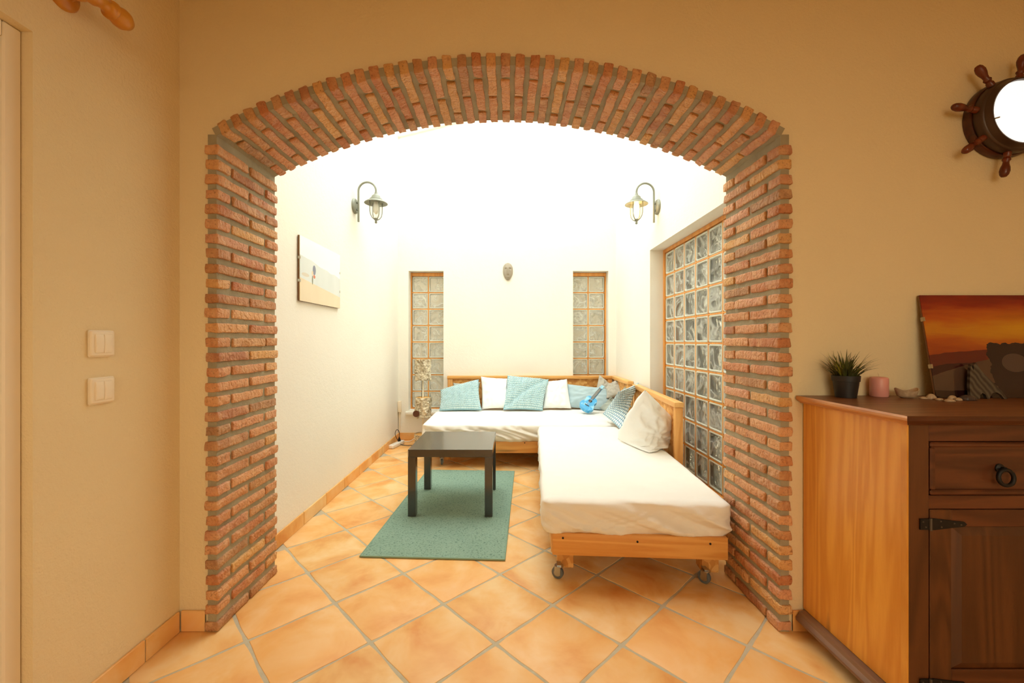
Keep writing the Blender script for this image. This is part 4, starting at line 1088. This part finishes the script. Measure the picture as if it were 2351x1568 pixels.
for o_, z in prof: loops.append([bm.verts.new(p) for p in ((-o_, -o_, z), (CX1 - CX0 + o_, -o_, z), (CX1 - CX0 + o_, CY1 - CY0 - .012, z), (-o_, CY1 - CY0 - .012, z))])
bm.faces.new(loops[0][::-1]); bm.faces.new(loops[-1])
for a, b in zip(loops, loops[1:]):
    for i in range(4): bm.faces.new((a[i], a[(i + 1) % 4], b[(i + 1) % 4], b[i]))
part('base_moulding', bm, wood('worn_base_wood', (136, 104, 78), (108, 76, 54), 'Y', 8, .45, False), cab)
for fx in (.055, CX1 - CX0 - .055):
    for fy in (.06, CY1 - CY0 - .09):
        bm = bmesh.new(); lathe(bm, [(.026, 0), (.038, .010), (.042, .026), (.038, .042), (.026, .050), (.026, .0548)], 22, Matrix.Translation((fx, fy, 0))); part('bun_foot', bm, M_cab_side, cab, True, 60)

# ------------------------------------------------------------------ things on the cabinet
TZ = .9445
pp = thing('potted_grass', 'tuft of artificial grass in a small black plastic pot', 'potted plant', (1.306, 1.628, TZ))
M_pot = plain('black_pot', (34, 31, 31), .45)
bm = bmesh.new(); lathe(bm, [(.0335, 0), (.0415, .062), (.0440, .0625), (.0455, .084), (.042, .084), (.041, .070), (0, .070)], 36, None, True); part('pot', bm, M_pot, pp, True, 40)
bm = bmesh.new(); lathe(bm, [(.0415, .0705), (0, .074)], 24, None, False); part('soil', bm, plain('soil', (44, 34, 26), .95), pp)
M_grass = NT('grass_blades'); _n = M_grass.noise(M_grass.coords(), 30, 2); M_grass.P(Base_Color=M_grass.ramp(_n, [(.3, lin((44, 50, 24))), (.55, lin((78, 84, 34))), (.72, lin((150, 148, 28)))]), Roughness=.5); M_grass = M_grass.m
bm = bmesh.new(); rg = random.Random(5)
for k in range(120):
    a = rg.uniform(0, 2 * PI); r0 = .034 * math.sqrt(rg.random()); ln = rg.uniform(.07, .135); lean = rg.uniform(.05, .3) + r0 / .034 * rg.uniform(.25, .8)
    d = Vector((math.cos(a), math.sin(a), 0)); sd = Vector((-d.y, d.x, 0)); base = d * r0 + Vector((0, 0, .07)); w = rg.uniform(.0022, .0042); prev = None; n = 5
    for i in range(n + 1):
        t = i / n; an = lean * (.5 + .8 * t); c = base + d * (ln * t * math.sin(an)) + Vector((0, 0, ln * t * math.cos(an) * .92))
        c += sd * .006 * math.sin(k) * t * t
        if c.y > .052: c.y = .052 + .0 * t
        ww = w * (1 - t) ** .7 + .0002; cur = [bm.verts.new(c - sd * ww), bm.verts.new(c + d * ww * .4), bm.verts.new(c + sd * ww)]
        if prev:
            bm.faces.new((prev[0], prev[1], cur[1], cur[0])); bm.faces.new((prev[1], prev[2], cur[2], cur[1]))
        prev = cur
gr = part('grass_blades', bm, M_grass, pp, True); gr['kind'] = 'stuff'
cd = thing('candle', 'short pink pillar candle beside the potted grass', 'candle', (1.452, 1.648, TZ))
M_wax = NT('pink_wax'); M_wax.P(Base_Color=lin((226, 160, 150)), Roughness=.4, Subsurface_Weight=.3, Subsurface_Scale=.02); M_wax = M_wax.m
bm = bmesh.new(); lathe(bm, [(.027, 0), (.0295, .003), (.0295, .070), (.027, .075), (.019, .077), (0, .074)], 36); part('wax', bm, M_wax, cd, True, 50)
bm = bmesh.new(); tube(bm, [(0, 0, .073), (-.001, 0, .084), (-.004, 0, .090)], .0012, 6); part('wick', bm, plain('wick', (220, 200, 170), .8), cd)
M_shell = NT('sea_shell'); _n = M_shell.noise(M_shell.coords(), 90, 4); M_shell.P(Base_Color=M_shell.mix(_n, lin((150, 122, 94)), lin((216, 192, 160))), Roughness=.5); M_shell.bump(_n, .4, .003); M_shell = M_shell.m
dishc = at(2087, 914, 1.60)
ds = thing('shell_dish', 'boat-shaped sand-coloured dish holding shell bits on the cabinet', 'dish', (dishc.x, 1.61, TZ))
bm = bmesh.new(); n = 24
def dish_ring(s, z, up): return [bm.verts.new((.042 * s * math.cos(2 * PI * k / n), .026 * s * math.sin(2 * PI * k / n), z + up * abs(math.cos(2 * PI * k / n)) ** 4)) for k in range(n)]
rs = [dish_ring(.45, 0, 0), dish_ring(.8, .008, 0), dish_ring(1.0, .027, .012), dish_ring(.93, .027, .012), dish_ring(.7, .010, 0), dish_ring(.3, .006, 0)]
bm.faces.new(rs[0][::-1]); bm.faces.new(rs[-1])
for a, b in zip(rs, rs[1:]):
    for k in range(n): bm.faces.new((a[k], a[(k + 1) % n], b[(k + 1) % n], b[k]))
part('bowl', bm, M_shell, ds, True, 60)
for k in range(5):
    bm = bmesh.new(); lathe(bm, [(0, 0), (.008, .002), (.007, .007), (0, .010)], 10, Matrix.Translation((-.024 + k * .012, rg.uniform(-.006, .006), .011)) @ Matrix.Rotation(rg.uniform(-.6, .6), 4, 'X')); part('shell_bit', bm, M_shell, ds, True)
def shell(px, py, Y, r, h, label, grp, seed, mat=None, name='sea_shell', cat='shell', el=1.3):
    c = at(px, py, Y); bm = bmesh.new(); seg = 22; rings = []; o = Vector((seed, 0, 0))
    for j in range(8):
        t = j / 7; ring = []
        for k in range(seg):
            a = 2 * PI * k / seg; rr = r * math.cos(t * PI / 2 * .98) * (1 + .10 * math.cos(a * 9 + seed) * (1 - t) + .18 * noise.noise(Vector((math.cos(a), math.sin(a), t)) * 1.5 + o))
            ring.append(bm.verts.new((c.x + el * rr * math.cos(a), Y + rr * math.sin(a), TZ + h * math.sin(t * PI / 2))))
        rings.append(ring)
    for a, b in zip(rings, rings[1:]):
        for k in range(seg): bm.faces.new((a[k], a[(k + 1) % seg], b[(k + 1) % seg], b[k]))
    bm.faces.new(rings[0][::-1]); bm.faces.new(rings[-1])
    return solo(name, bm, mat or M_shell, label, cat, grp, True)
SG = 'sea shells on the cabinet top'
shell(2121, 913, 1.585, .012, .008, 'flat pale sea shell beside the boat-shaped dish', SG, 1)
shell(2138, 912, 1.575, .013, .020, 'round pinkish sea shell at the sunset picture corner', SG, 2)
shell(2157, 916, 1.545, .010, .008, 'small ribbed sea shell in front of the sunset picture corner', SG, 3)
shell(2180, 919, 1.515, .013, .009, 'broken pale sea shell, foremost of the shells before the picture', SG, 4)
shell(2186, 912, 1.56, .011, .016, 'upright pale sea shell between the broken shell and the picture', SG, 5)
shell(2200, 915, 1.54, .010, .010, 'pale sea shell touching the dark pebble', SG, 6)
M_peb = plain('dark_pebble', (66, 54, 50), .4)
shell(2221, 915, 1.545, .019, .020, 'smooth dark brown pebble beside the sea shells', None, 7, M_peb, 'pebble', 'pebble', 1.4)
# banded grey stone ornament with two arched hollows
bo = at(2262, 912, 1.585)
M_band = NT('banded_stone'); _w = M_band.node('ShaderNodeTexWave', {'Vector': M_band.coords(rot=(0, .6, 0)), 'Scale': 17.0, 'Distortion': 5.0, 'Detail': 2.0})
M_band.P(Base_Color=M_band.mix(_w.outputs['Fac'], lin((54, 46, 40)), lin((92, 82, 70))), Roughness=.25); M_band = M_band.m
outl = [(-.062, 0), (-.058, .05), (-.048, .10), (-.040, .128), (-.034, .105), (-.030, .125), (-.020, .135), (-.008, .110), (.010, .085), (.035, .058), (.060, .028), (.076, 0), (.064, 0), (.054, .016), (.040, .024), (.024, .022), (.014, .010), (.008, 0), (0, 0), (-.004, .016), (-.014, .022), (-.024, .014), (-.028, 0)]
bm = bmesh.new(); ty = .010
f = [bm.verts.new((bo.x + x, 1.578 + z * .15, TZ + z)) for x, z in outl]; bk = [bm.verts.new((bo.x + x, 1.578 + ty + z * .15, TZ + z)) for x, z in outl]
bm.faces.new(f); bm.faces.new(bk[::-1])
for i in range(len(f)): j = (i + 1) % len(f); bm.faces.new((f[i], f[j], bk[j], bk[i]))
bmesh.ops.triangulate(bm, faces=[q for q in bm.faces if len(q.verts) > 4])
solo('stone_ornament', bm, M_band, 'grey banded stone ornament with arched feet before the sunset picture', 'ornament')

# ------------------------------------------------------------------ ceiling lamp added out of view to warm the near walls
cl = thing('added_ceiling_lamp', 'round ceiling lamp added out of view to warm the near room', 'ceiling lamp', (.9, -.7, HC - .14))
bm = bmesh.new(); lathe(bm, [(0, 0), (.10, .012), (.15, .045), (.165, .09)], 32, None, False); part('glass_bowl', bm, emit('added_lamp_glass', (1.0, .86, .66), 12), cl, True)
bm = bmesh.new(); lathe(bm, [(.165, .0905), (.17, .10), (.17, .139)], 32); part('mount', bm, M_chrome, cl, True, 40)
